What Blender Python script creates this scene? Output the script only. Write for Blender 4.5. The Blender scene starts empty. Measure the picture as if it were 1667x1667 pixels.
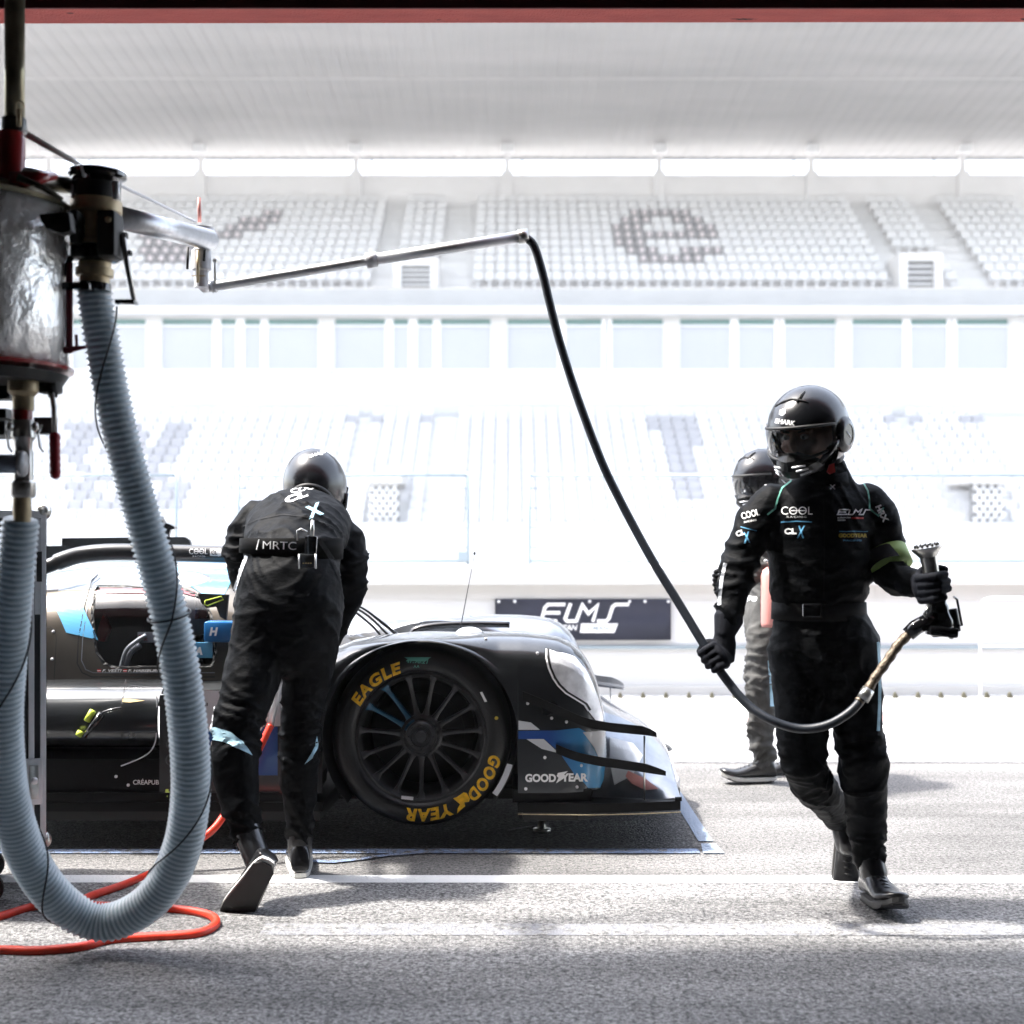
import bpy, bmesh, math, random
import numpy as np
from mathutils import Vector, Matrix, noise
from mathutils.bvhtree import BVHTree
random.seed(7)
R = math.radians
SC = bpy.context.scene
COL = SC.collection
# ---------------------------------------------------------------- camera
F, CX, HY, H = 2175.0, 833.5, 870.0, 1.189      # focal length and horizon in photo pixels, eye height
cd = bpy.data.cameras.new('camera'); cam = bpy.data.objects.new('camera', cd); COL.objects.link(cam)
cam.location = (0, 0, H); cam.rotation_euler = (R(90), 0, 0)
cd.sensor_width = 36.0; cd.lens = 36.0*F/1667.0; cd.shift_y = (HY-833.5)/1667.0
cd.clip_start = 0.05; cd.clip_end = 900
cd.dof.use_dof = True; cd.dof.focus_distance = 4.75; cd.dof.aperture_fstop = 2.6
SC.camera = cam
# ---------------------------------------------------------------- sky, sun, exposure
SUN = Vector((-0.44, 0.05, 0.89)).normalized()
wd = bpy.data.worlds.new('World'); SC.world = wd; wd.use_nodes = True
nt = wd.node_tree; bg = nt.nodes['Background']
sky = nt.nodes.new('ShaderNodeTexSky'); sky.sky_type = 'NISHITA'; sky.sun_disc = False
sky.sun_elevation = math.asin(SUN.z); sky.sun_rotation = math.atan2(SUN.x, SUN.y)
sky.air_density = 1.0; sky.dust_density = 3.0; sky.ozone_density = 0.6
hs_ = nt.nodes.new('ShaderNodeHueSaturation'); hs_.inputs['Saturation'].default_value = 0.55
nt.links.new(sky.outputs[0], hs_.inputs['Color']); nt.links.new(hs_.outputs[0], bg.inputs[0]); bg.inputs[1].default_value = 0.15
sd = bpy.data.lights.new('sun', 'SUN'); sd.energy = 2.0; sd.angle = R(3.0); sd.color = (1.0, 0.96, 0.9)
sun = bpy.data.objects.new('sun', sd); COL.objects.link(sun)
sun.rotation_euler = SUN.to_track_quat('Z', 'Y').to_euler(); sun.location = (0, 0, 60)
SC.view_settings.view_transform = 'Standard'; SC.view_settings.look = 'None'
SC.view_settings.exposure = 2.7; SC.view_settings.gamma = 1
SC.cycles.max_bounces = 8; SC.cycles.diffuse_bounces = 4; SC.cycles.glossy_bounces = 3
SC.cycles.transmission_bounces = 4; SC.cycles.transparent_max_bounces = 8
SC.cycles.caustics_reflective = False; SC.cycles.caustics_refractive = False
SC.cycles.sample_clamp_indirect = 6.0
SC.cycles.use_denoising = True

# ---------------------------------------------------------------- helpers
def W(px, py, Y): return Vector(((px-CX)*Y/F, Y, H-(py-HY)*Y/F))
def lerp(a, b, t): return a+(b-a)*t
def interp(nodes, x):
    if x <= nodes[0][0]: return nodes[0][1]
    for (x0, y0), (x1, y1) in zip(nodes, nodes[1:]):
        if x <= x1: return lerp(y0, y1, (x-x0)/(x1-x0) if x1 > x0 else 0)
    return nodes[-1][1]
def spline(P, n):          # Catmull-Rom through points (any dimension as lists)
    out = []; m = len(P)
    for i in range(m-1):
        p0, p1, p2, p3 = P[max(i-1, 0)], P[i], P[i+1], P[min(i+2, m-1)]
        for k in range(n):
            t = k/n
            out.append(tuple(0.5*((2*b)+(-a+c)*t+(2*a-5*b+4*c-d)*t*t+(-a+3*b-3*c+d)*t**3) for a, b, c, d in zip(p0, p1, p2, p3)))
    out.append(tuple(P[-1])); return out
def splineV(P, n): return [Vector(p) for p in spline([tuple(p) for p in P], n)]

def new_mat(name, col=(0.5, 0.5, 0.5), rough=0.5, metal=0.0, coat=0.0, noise_scale=0, noise_amt=0.0, bump=0.0, bump_scale=None, spec=0.5, stretch=(1, 1, 1), emis=None, trans=0.0, alpha=1.0, rough_var=0.0):
    m = bpy.data.materials.new(name); m.use_nodes = True; t = m.node_tree
    b = t.nodes['Principled BSDF']
    b.inputs['Base Color'].default_value = (*col, 1); b.inputs['Roughness'].default_value = rough
    b.inputs['Metallic'].default_value = metal; b.inputs['Coat Weight'].default_value = coat; b.inputs['Coat Roughness'].default_value = 0.05
    b.inputs['Specular IOR Level'].default_value = spec
    b.inputs['Transmission Weight'].default_value = trans; b.inputs['Alpha'].default_value = alpha
    if noise_scale or bump:
        tc = t.nodes.new('ShaderNodeTexCoord'); mp = t.nodes.new('ShaderNodeMapping'); mp.inputs['Scale'].default_value = stretch
        t.links.new(tc.outputs['Object'], mp.inputs['Vector'])
    if noise_scale:
        n = t.nodes.new('ShaderNodeTexNoise'); n.inputs['Scale'].default_value = noise_scale; n.inputs['Detail'].default_value = 6
        t.links.new(mp.outputs[0], n.inputs['Vector'])
        mr = t.nodes.new('ShaderNodeMapRange'); mr.inputs[1].default_value = 0.3; mr.inputs[2].default_value = 0.7
        mr.inputs[3].default_value = 1-noise_amt; mr.inputs[4].default_value = 1+noise_amt
        t.links.new(n.outputs[0], mr.inputs[0])
        mx = t.nodes.new('ShaderNodeVectorMath'); mx.operation = 'SCALE'; mx.inputs[0].default_value = col
        t.links.new(mr.outputs[0], mx.inputs['Scale']); t.links.new(mx.outputs[0], b.inputs['Base Color'])
        if rough_var:
            m2 = t.nodes.new('ShaderNodeMapRange'); m2.inputs[1].default_value = 0.3; m2.inputs[2].default_value = 0.7
            m2.inputs[3].default_value = max(0, rough-rough_var); m2.inputs[4].default_value = min(1, rough+rough_var)
            t.links.new(n.outputs[0], m2.inputs[0]); t.links.new(m2.outputs[0], b.inputs['Roughness'])
    if bump:
        n2 = t.nodes.new('ShaderNodeTexNoise'); n2.inputs['Scale'].default_value = bump_scale or 40; n2.inputs['Detail'].default_value = 5
        t.links.new(mp.outputs[0], n2.inputs['Vector'])
        bp = t.nodes.new('ShaderNodeBump'); bp.inputs['Strength'].default_value = 1.0; bp.inputs['Distance'].default_value = bump
        t.links.new(n2.outputs[0], bp.inputs['Height']); t.links.new(bp.outputs[0], b.inputs['Normal'])
    return m
M = {}
def mk(name, **k): M[name] = new_mat(name, **k); return M[name]

def tag(o, label=None, cat=None, group=None, kind=None):
    if label: o['label'] = label
    if cat: o['category'] = cat
    if group: o['group'] = group
    if kind: o['kind'] = kind
    return o
def empty(name, loc, label, cat, group=None):
    o = bpy.data.objects.new(name, None); COL.objects.link(o); o.location = loc; o.empty_display_size = 0.2
    return tag(o, label, cat, group)
def link(name, me, mats, parent=None, smooth=True, angle=None):
    if isinstance(me, bmesh.types.BMesh):
        bm = me; bmesh.ops.recalc_face_normals(bm, faces=bm.faces) if not getattr(bm, 'is_wrapped', True) else None
        d = bpy.data.meshes.new(name); bm.to_mesh(d); bm.free(); me = d
    for m in (mats if isinstance(mats, (list, tuple)) else [mats]): me.materials.append(M[m] if isinstance(m, str) else m)
    if smooth:
        me.polygons.foreach_set('use_smooth', [True]*len(me.polygons))
        if angle: me.set_sharp_from_angle(angle=R(angle))
    o = bpy.data.objects.new(name, me); COL.objects.link(o)
    if parent:
        o.parent = parent
        mw = Matrix.Translation(parent.location)
        if parent.parent: mw = parent_world(parent)
        o.matrix_parent_inverse = mw.inverted()
    return o
def parent_world(o):
    # every mesh part is built in world coordinates, only thing roots carry a location
    r = o
    while r.parent: r = r.parent
    if r is o: return Matrix.Translation(o.location)
    return Matrix.Identity(4)
def struct(name, me, mats, **k): o = link(name, me, mats, **k); o['kind'] = 'structure'; return o

def frame(t, ref):
    t = t.normalized(); a = ref - t*ref.dot(t)
    if a.length < 1e-4:
        ref = Vector((0, 1, 0)) if abs(t.y) < 0.9 else Vector((1, 0, 0)); a = ref - t*ref.dot(t)
    a.normalize(); return a, t.cross(a)
def tube(bm, pts, rad, n=12, ref=Vector((1, 0, 0)), cap=True, mat=0, round_cap=False):
    pts = [Vector(p) for p in pts]
    if not isinstance(rad, (list, tuple)): rad = [rad]*len(pts)
    rad = [r if isinstance(r, (list, tuple)) else (r, r) for r in rad]
    tans = [(pts[min(i+1, len(pts)-1)]-pts[max(i-1, 0)]).normalized() for i in range(len(pts))]
    if round_cap:
        def capp(p, t, r, s):
            m = (r[0]+r[1])/2; return [(p+t*s*m*math.sin(a), (r[0]*math.cos(a), r[1]*math.cos(a)), t) for a in (R(78), R(55), R(28))]
        A = capp(pts[0], tans[0], rad[0], -1); B = capp(pts[-1], tans[-1], rad[-1], 1)[::-1]
        pts = [a[0] for a in A]+pts+[b[0] for b in B]; rad = [a[1] for a in A]+list(rad)+[b[1] for b in B]; tans = [a[2] for a in A]+tans+[b[2] for b in B]
    rings = []
    for p, r, t in zip(pts, rad, tans):
        a, b = frame(t, ref)
        rings.append([bm.verts.new(p+a*r[0]*math.cos(2*math.pi*k/n)+b*r[1]*math.sin(2*math.pi*k/n)) for k in range(n)])
        ref = a if not round_cap else ref
    fs = []
    for q0, q1 in zip(rings, rings[1:]):
        for k in range(n): fs.append(bm.faces.new((q0[k], q0[(k+1) % n], q1[(k+1) % n], q1[k])))
    if cap: fs.append(bm.faces.new(rings[0][::-1])); fs.append(bm.faces.new(rings[-1]))
    for f in fs: f.material_index = mat
    return fs
def lathe(bm, base, axis, prof, n=32, mat=0, ref=Vector((1, 0, 0)), closed=True):   # prof: (radius, height along axis[, mat])
    a, b = frame(axis, ref); ax = axis.normalized(); rings = []
    for pr in prof:
        r, h = pr[0], pr[1]
        rings.append([bm.verts.new(base+ax*h+a*max(r, 1e-4)*math.cos(2*math.pi*k/n)+b*max(r, 1e-4)*math.sin(2*math.pi*k/n)) for k in range(n)])
    for i, (q0, q1) in enumerate(zip(rings, rings[1:])):
        mi = prof[i+1][2] if len(prof[i+1]) > 2 else mat
        for k in range(n): bm.faces.new((q0[k], q0[(k+1) % n], q1[(k+1) % n], q1[k])).material_index = mi
    if closed:
        bm.faces.new(rings[0][::-1]).material_index = prof[0][2] if len(prof[0]) > 2 else mat
        bm.faces.new(rings[-1]).material_index = prof[-1][2] if len(prof[-1]) > 2 else mat
def box(bm, c, s, rot=None, mat=0, bevel=0.0):
    r = bmesh.ops.create_cube(bm, size=1.0); vs = r['verts']
    for v in vs: v.co = Vector((v.co.x*s[0], v.co.y*s[1], v.co.z*s[2]))
    fs = list({f for v in vs for f in v.link_faces})
    if bevel:
        es = list({e for v in vs for e in v.link_edges})
        rr = bmesh.ops.bevel(bm, geom=es, offset=bevel, segments=2, affect='EDGES', profile=0.6)
        vs = list({v for f in rr['faces'] for v in f.verts} | {v for v in vs if v.is_valid}); fs = list({f for v in vs for f in v.link_faces})
    for v in vs:
        if rot: v.co = rot @ v.co
        v.co += Vector(c)
    for f in fs: f.material_index = mat
def box2(bm, p0, p1, **k): box(bm, [(a+b)/2 for a, b in zip(p0, p1)], [abs(b-a) for a, b in zip(p0, p1)], **k)
def grid(bm, rows, mat=0, wrap=False):     # rows: list of lists of Vector
    V = [[bm.verts.new(p) for p in r] for r in rows]; out = []
    for a, b in zip(V, V[1:]):
        n = len(a)
        for k in range(n if wrap else n-1):
            f = bm.faces.new((a[k], a[(k+1) % n], b[(k+1) % n], b[k])); f.material_index = mat; out.append(f)
    return V, out
def prism(bm, pts, depth, axis=Vector((0, 1, 0)), mat=0):     # closed polygon extruded along axis
    a = [bm.verts.new(Vector(p)) for p in pts]; b = [bm.verts.new(Vector(p)+axis*depth) for p in pts]; n = len(a)
    fs = [bm.faces.new(a), bm.faces.new(b[::-1])]
    for k in range(n): fs.append(bm.faces.new((a[k], b[k], b[(k+1) % n], a[(k+1) % n])))
    for f in fs: f.material_index = mat
def BM(): return bmesh.new()
def fin(bm):
    bmesh.ops.recalc_face_normals(bm, faces=bm.faces[:]); return bm

# ---------- lettering: 2-D meshes, later laid on real surfaces
def text2d(s, bold=0.0, shear=0.0, spacing=1.0, res=4):
    cu = bpy.data.curves.new('t', 'FONT'); cu.body = s; cu.offset = bold; cu.shear = shear; cu.space_character = spacing; cu.resolution_u = res
    ob = bpy.data.objects.new('t', cu); COL.objects.link(ob)
    dg = bpy.context.evaluated_depsgraph_get(); me = bpy.data.meshes.new_from_object(ob.evaluated_get(dg))
    bpy.data.objects.remove(ob); bpy.data.curves.remove(cu)
    vs = [(v.co.x, v.co.y) for v in me.vertices]; fs = [tuple(p.vertices) for p in me.polygons]; bpy.data.meshes.remove(me)
    x0 = min(v[0] for v in vs); x1 = max(v[0] for v in vs); y0 = min(v[1] for v in vs); y1 = max(v[1] for v in vs)
    return [((x-x0)/(x1-x0), (y-y0)/(y1-y0)) for x, y in vs], fs, (x1-x0)/(y1-y0)
def poly2d(pts): return [tuple(p) for p in pts], [tuple(range(len(pts)))]
def stroke2d(lines, w):        # thick poly-lines
    vs, fs = [], []
    for L in lines:
        pr = []
        for i, p in enumerate(L):
            a = Vector(L[max(i-1, 0)]); b = Vector(L[min(i+1, len(L)-1)]); p = Vector(p)
            d1 = (p-a).normalized() if i else (b-p).normalized(); d2 = (b-p).normalized() if i < len(L)-1 else d1
            t = (d1+d2).normalized(); nrm = Vector((-t.y, t.x)); k = 1/max(0.5, nrm.dot(Vector((-d1.y, d1.x))))
            pr.append((p+nrm*w/2*k, p-nrm*w/2*k))
        base = len(vs)
        for a, b in pr: vs += [tuple(a), tuple(b)]
        for i in range(len(L)-1): fs.append((base+2*i, base+2*i+1, base+2*i+3, base+2*i+2))
    return vs, fs
def place(vs, x0, yb, w, h, rot=0.0):     # unit box -> photo pixels, baseline start at (x0, yb)
    c, s = math.cos(R(rot)), math.sin(R(rot))
    return [(x0+x*w*c+y*h*s, yb-(y*h*c-x*w*s)) for x, y in vs]
def decal(name, vs, fs, bvhs, mat, parent, off=0.003, maxlen=6.0, flat=None):
    """lay a 2-D shape on the surface it belongs to"""
    bm = bmesh.new(); V = [bm.verts.new((x, y, 0)) for x, y in vs]
    for f in fs:
        try: bm.faces.new([V[i] for i in f])
        except ValueError: pass
    bmesh.ops.triangulate(bm, faces=bm.faces[:])
    for _ in range(6):
        es = [e for e in bm.edges if e.calc_length() > maxlen]
        if not es: break
        bmesh.ops.subdivide_edges(bm, edges=es, cuts=1); bmesh.ops.triangulate(bm, faces=bm.faces[:])
    O = Vector((0, 0, H)); bad = []
    for v in bm.verts:
        d = (W(v.co.x, v.co.y, 1.0)-O).normalized(); best = None
        for b in bvhs:
            h = b.ray_cast(O, d)
            if h[0] is not None and (best is None or h[3] < best[3]): best = h
        if best is None: bad.append(v); continue
        n = best[1]; n = -n if n.dot(d) > 0 else n
        if n.dot(d) > -0.12: n = -d
        v.co = best[0]+n*off
    bmesh.ops.delete(bm, geom=bad, context='VERTS')
    for f in bm.faces:
        if f.normal.dot(f.calc_center_median()-O) > 0: f.normal_flip()
    return link(name, bm, mat, parent, smooth=False)
def bvh_of(*obs):
    out = []
    for o in obs:
        me = o.data; out.append(BVHTree.FromPolygons([v.co.copy() for v in me.vertices], [tuple(p.vertices) for p in me.polygons]))
    return out
def remesh_mesh(bm, voxel, smooth_it=6, decimate=None):
    me = bpy.data.meshes.new('tmp'); fin(bm); bm.to_mesh(me); bm.free()
    ob = bpy.data.objects.new('tmp', me); COL.objects.link(ob)
    r = ob.modifiers.new('r', 'REMESH'); r.mode = 'VOXEL'; r.voxel_size = voxel
    if smooth_it: s = ob.modifiers.new('s', 'SMOOTH'); s.factor = 0.5; s.iterations = smooth_it
    dg = bpy.context.evaluated_depsgraph_get(); out = bpy.data.meshes.new_from_object(ob.evaluated_get(dg))
    bpy.data.objects.remove(ob); bpy.data.meshes.remove(me); return out
def ellipsoid(bm, c, r, rot=None, seg=20):
    q = bmesh.ops.create_uvsphere(bm, u_segments=seg, v_segments=seg//2+2, radius=1.0)['verts']
    for v in q:
        p = Vector((v.co.x*r[0], v.co.y*r[1], v.co.z*r[2])); v.co = Vector(c)+(rot @ p if rot else p)
    return q
def ridged(p): return 1-abs(noise.noise(p))*2.2

# ---------------------------------------------------------------- materials
mk('carbon', col=(0.012, 0.013, 0.014), rough=0.35, coat=0.3, noise_scale=60, noise_amt=0.3)
mk('paint_dark', col=(0.034, 0.037, 0.04), rough=0.34, metal=0.75, coat=1.0, noise_scale=4, noise_amt=0.25, rough_var=0.08)
mk('paint_bronze', col=(0.09, 0.08, 0.066), rough=0.35, metal=0.75, coat=1.0, noise_scale=5, noise_amt=0.2)
mk('paint_white', col=(0.55, 0.57, 0.6), rough=0.35, coat=0.8, noise_scale=6, noise_amt=0.08)
mk('paint_sky', col=(0.1, 0.36, 0.62), rough=0.35, coat=0.6)
mk('paint_blue', col=(0.008, 0.07, 0.26), rough=0.35, coat=0.6)
mk('paint_silver', col=(0.26, 0.28, 0.31), rough=0.28, metal=0.7, coat=1.0, noise_scale=9, noise_amt=0.3)
mk('print_white', col=(0.85, 0.85, 0.85), rough=0.6)
mk('print_tyre', col=(0.85, 0.47, 0.012), rough=0.7, noise_scale=60, noise_amt=0.25)
mk('print_red', col=(0.5, 0.02, 0.015), rough=0.6)
mk('print_yellow', col=(0.5, 0.36, 0.03), rough=0.6)
mk('print_cyan', col=(0.08, 0.3, 0.5), rough=0.6)
mk('print_green', col=(0.1, 0.34, 0.27), rough=0.6)
mk('neon', col=(0.5, 0.62, 0.06), rough=0.5)
mk('rubber', col=(0.012, 0.012, 0.013), rough=0.5, noise_scale=30, noise_amt=0.3, bump=0.0006, bump_scale=300, rough_var=0.1)
mk('tread', col=(0.004, 0.004, 0.0045), rough=0.4, noise_scale=14, noise_amt=0.3, bump=0.0015, bump_scale=120)
mk('rim', col=(0.055, 0.055, 0.057), rough=0.38, metal=0.7, noise_scale=20, noise_amt=0.2)
mk('black', col=(0.006, 0.006, 0.006), rough=0.6)
mk('gloss_black', col=(0.006, 0.006, 0.007), rough=0.12, coat=0.5)
mk('suit', col=(0.0022, 0.0026, 0.0034), rough=0.6, noise_scale=30, noise_amt=0.3, bump=0.007, bump_scale=13, spec=0.06, stretch=(1, 1, 1.7))
mk('belt_black', col=(0.002, 0.002, 0.002), rough=0.7, spec=0.05)
mk('carbon_matte', col=(0.004, 0.004, 0.0045), rough=0.5, spec=0.12, noise_scale=50, noise_amt=0.3)
mk('boom_metal', col=(0.42, 0.43, 0.45), rough=0.33, metal=0.9, noise_scale=40, noise_amt=0.12)
mk('suit_grey', col=(0.066, 0.065, 0.062), rough=0.8, noise_scale=30, noise_amt=0.25, bump=0.005, bump_scale=22, spec=0.3)
mk('glove', col=(0.003, 0.004, 0.008), rough=0.8, spec=0.2, bump=0.001, bump_scale=200)
mk('belt', col=(0.0045, 0.0045, 0.005), rough=0.7, spec=0.15, bump=0.001, bump_scale=300)
mk('helmet', col=(0.004, 0.0045, 0.006), rough=0.24, noise_scale=3, noise_amt=0.1, spec=0.6)
mk('shoe', col=(0.008, 0.008, 0.009), rough=0.3, bump=0.002, bump_scale=50, coat=0.3)
mk('sole', col=(0.5, 0.5, 0.48), rough=0.7)
mk('sole_dark', col=(0.05, 0.05, 0.05), rough=0.6)
mk('skin', col=(0.42, 0.24, 0.17), rough=0.5)
mk('alu', col=(0.72, 0.73, 0.75), rough=0.48, metal=0.75, noise_scale=14, noise_amt=0.08, rough_var=0.06)
mk('steel', col=(0.55, 0.54, 0.51), rough=0.28, metal=0.95, noise_scale=30, noise_amt=0.2)
mk('brass', col=(0.52, 0.42, 0.26), rough=0.45, metal=0.35, noise_scale=25, noise_amt=0.25, rough_var=0.1)
mk('pipe_olive', col=(0.26, 0.24, 0.17), rough=0.32, metal=0.8, noise_scale=20, noise_amt=0.2)
mk('red_paint', col=(0.3, 0.008, 0.01), rough=0.35, coat=0.4, noise_scale=20, noise_amt=0.15)
mk('red_hose', col=(0.62, 0.035, 0.012), rough=0.42, noise_scale=30, noise_amt=0.12, bump=0.0008, bump_scale=150)
mk('hose_black', col=(0.012, 0.016, 0.024), rough=0.45, noise_scale=50, noise_amt=0.2, bump=0.0006, bump_scale=300)
mk('braid', col=(0.12, 0.095, 0.07), rough=0.45, metal=0.6, noise_scale=90, noise_amt=0.5, bump=0.003, bump_scale=160)
mk('foil', col=(0.95, 0.95, 0.94), rough=0.32, metal=0.6, noise_scale=12, noise_amt=0.06, bump=0.013, bump_scale=15, rough_var=0.1)
mk('case_black', col=(0.006, 0.0065, 0.009), rough=0.45, noise_scale=8, noise_amt=0.3)
mk('white_tube', col=(0.7, 0.7, 0.72), rough=0.4)
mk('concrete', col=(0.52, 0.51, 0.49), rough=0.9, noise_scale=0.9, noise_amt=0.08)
mk('concrete_shade_lift', col=(0.8, 0.79, 0.78), rough=0.9, noise_scale=0.7, noise_amt=0.04)  # upper-tier concrete, lightened in colour to offset the roof's shade
mk('seat_shade_lift', col=(0.8, 0.8, 0.8), rough=0.6)  # upper seats coloured whiter than the lower ones against the roof's shade
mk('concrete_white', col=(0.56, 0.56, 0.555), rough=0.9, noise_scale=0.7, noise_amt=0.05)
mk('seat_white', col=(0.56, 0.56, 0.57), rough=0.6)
mk('seat_dark', col=(0.27, 0.262, 0.27), rough=0.7)
mk('seat_pink', col=(0.72, 0.64, 0.645), rough=0.6)
mk('seat_dark_washed', col=(0.34, 0.34, 0.36), rough=0.7)  # lower-tier dark seats, paled in colour to imitate glare washing them out
mk('roof_metal', col=(0.35, 0.335, 0.322), rough=0.6, noise_scale=0.12, noise_amt=0.1, stretch=(1, 4, 1))
mk('glass_green_shade', col=(0.03, 0.13, 0.11), rough=0.15)
mk('blind', col=(0.38, 0.395, 0.42), rough=0.5)
mk('frame_white', col=(0.78, 0.78, 0.78), rough=0.6)
mk('shade_grey', col=(0.2, 0.2, 0.2), rough=0.8)
mk('fence_grey', col=(0.24, 0.29, 0.32), rough=0.5)
mk('banner', col=(0.04, 0.045, 0.08), rough=0.6, noise_scale=1.6, noise_amt=0.35)
mk('garage_dark', col=(0.05, 0.04, 0.04), rough=0.8)
mk('red_wall', col=(0.09, 0.006, 0.01), rough=0.8, noise_scale=6, noise_amt=0.2)
mk('strap', col=(0.03, 0.03, 0.03), rough=0.6)
mk('red_pale', col=(0.6, 0.26, 0.23), rough=0.5)
mk('umber', col=(0.05, 0.045, 0.025), rough=0.8)
def glassy(name, tint, refl, rough=0.05, tr=0.8):
    m = bpy.data.materials.new(name); m.use_nodes = True; t = m.node_tree; t.nodes.clear()
    o = t.nodes.new('ShaderNodeOutputMaterial'); tr_ = t.nodes.new('ShaderNodeBsdfTransparent'); tr_.inputs[0].default_value = (*tint, 1)
    g = t.nodes.new('ShaderNodeBsdfGlossy'); g.inputs['Color'].default_value = (1, 1, 1, 1); g.inputs['Roughness'].default_value = rough
    lw = t.nodes.new('ShaderNodeFresnel'); lw.inputs[0].default_value = refl; mx = t.nodes.new('ShaderNodeMixShader')
    t.links.new(lw.outputs[0], mx.inputs[0]); t.links.new(tr_.outputs[0], mx.inputs[1]); t.links.new(g.outputs[0], mx.inputs[2]); t.links.new(mx.outputs[0], o.inputs[0])
    M[name] = m
glassy('glass', (0.6, 0.62, 0.65), 1.3)
glassy('visor', (0.42, 0.41, 0.4), 1.55)
glassy('lamp_glass', (0.75, 0.78, 0.8), 1.9)
def soffit_mat():       # flaking pink-red render
    m = new_mat('red_soffit', (0.5, 0.075, 0.06), 0.85); t = m.node_tree; b = t.nodes['Principled BSDF']
    tc = t.nodes.new('ShaderNodeTexCoord'); mp = t.nodes.new('ShaderNodeMapping'); mp.inputs['Scale'].default_value = (1, 3, 3)
    n = t.nodes.new('ShaderNodeTexNoise'); n.inputs['Scale'].default_value = 9; n.inputs['Detail'].default_value = 8
    cr = t.nodes.new('ShaderNodeValToRGB'); e = cr.color_ramp.elements; e[0].position = 0.0; e[0].color = (0.36, 0.045, 0.04, 1); e[1].position = 0.68; e[1].color = (0.52, 0.085, 0.07, 1)
    k = e.new(0.7); k.color = (0.05, 0.005, 0.005, 1)
    bp = t.nodes.new('ShaderNodeBump'); bp.inputs['Distance'].default_value = 0.004
    n3 = t.nodes.new('ShaderNodeTexNoise'); n3.inputs['Scale'].default_value = 160
    t.links.new(tc.outputs['Object'], mp.inputs[0]); t.links.new(mp.outputs[0], n.inputs[0]); t.links.new(n.outputs[0], cr.inputs[0]); t.links.new(cr.outputs[0], b.inputs['Base Color'])
    t.links.new(tc.outputs['Object'], n3.inputs[0]); t.links.new(n3.outputs[0], bp.inputs['Height']); t.links.new(bp.outputs[0], b.inputs['Normal'])
    M['red_soffit'] = m
soffit_mat()
def asphalt_mat(name, c0, c1, scale, bump, patch=0.25, pit=0.35):
    m = new_mat(name, c0, 0.85); t = m.node_tree; b = t.nodes['Principled BSDF']; L = t.links
    tc = t.nodes.new('ShaderNodeTexCoord')
    vo = t.nodes.new('ShaderNodeTexVoronoi'); vo.inputs['Scale'].default_value = scale
    n1 = t.nodes.new('ShaderNodeTexNoise'); n1.inputs['Scale'].default_value = scale*0.8; n1.inputs['Detail'].default_value = 6; n1.inputs['Roughness'].default_value = 0.7
    n2 = t.nodes.new('ShaderNodeTexNoise'); n2.inputs['Scale'].default_value = 1.3; n2.inputs['Detail'].default_value = 7
    mp = t.nodes.new('ShaderNodeMapping'); mp.inputs['Scale'].default_value = (0.6, 2.2, 1)
    L.new(tc.outputs['Object'], mp.inputs[0])
    for x in (vo, n1): L.new(tc.outputs['Object'], x.inputs['Vector'])
    L.new(mp.outputs[0], n2.inputs['Vector'])
    cr = t.nodes.new('ShaderNodeValToRGB'); e = cr.color_ramp.elements
    e[0].position = 0.36; e[0].color = (*c0, 1); e[1].position = 0.58; e[1].color = (*c1, 1)
    L.new(n1.outputs[0], cr.inputs[0])
    sep = t.nodes.new('ShaderNodeSeparateColor'); L.new(vo.outputs['Color'], sep.inputs[0])
    mr = t.nodes.new('ShaderNodeMapRange'); mr.inputs[3].default_value = 0.65; mr.inputs[4].default_value = 1.3; L.new(sep.outputs[0], mr.inputs[0])
    mr2 = t.nodes.new('ShaderNodeMapRange'); mr2.inputs[1].default_value = 0.3; mr2.inputs[2].default_value = 0.7; mr2.inputs[3].default_value = 1-patch; mr2.inputs[4].default_value = 1+patch
    mp5 = t.nodes.new('ShaderNodeMapping'); mp5.inputs['Scale'].default_value = (0.35, 7, 1); n5 = t.nodes.new('ShaderNodeTexNoise'); n5.inputs['Scale'].default_value = 1.0; n5.inputs['Detail'].default_value = 5
    m5 = t.nodes.new('ShaderNodeMapRange'); m5.inputs[1].default_value = 0.34; m5.inputs[2].default_value = 0.56; m5.inputs[3].default_value = 1-patch*0.35; m5.inputs[4].default_value = 1.02
    L.new(tc.outputs['Object'], mp5.inputs[0]); L.new(mp5.outputs[0], n5.inputs['Vector']); L.new(n5.outputs[0], m5.inputs[0])
    L.new(n2.outputs[0], mr2.inputs[0])
    ml = t.nodes.new('ShaderNodeMath'); ml.operation = 'MULTIPLY'; L.new(mr.outputs[0], ml.inputs[0]); ml5 = t.nodes.new('ShaderNodeMath'); ml5.operation = 'MULTIPLY'; L.new(mr2.outputs[0], ml5.inputs[0]); L.new(m5.outputs[0], ml5.inputs[1]); L.new(ml5.outputs[0], ml.inputs[1])
    n4 = t.nodes.new('ShaderNodeTexNoise'); n4.inputs['Scale'].default_value = scale*0.42; n4.inputs['Detail'].default_value = 4; n4.inputs['Roughness'].default_value = 0.6; L.new(tc.outputs['Object'], n4.inputs['Vector'])
    m4 = t.nodes.new('ShaderNodeMapRange'); m4.inputs[1].default_value = 0.36; m4.inputs[2].default_value = 0.5; m4.inputs[3].default_value = pit; m4.inputs[4].default_value = 1.1; L.new(n4.outputs[0], m4.inputs[0])
    ml2 = t.nodes.new('ShaderNodeMath'); ml2.operation = 'MULTIPLY'; L.new(ml.outputs[0], ml2.inputs[0]); L.new(m4.outputs[0], ml2.inputs[1]); ml = ml2
    sc = t.nodes.new('ShaderNodeVectorMath'); sc.operation = 'SCALE'; L.new(cr.outputs[0], sc.inputs[0]); L.new(ml.outputs[0], sc.inputs['Scale']); L.new(sc.outputs[0], b.inputs['Base Color'])
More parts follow.
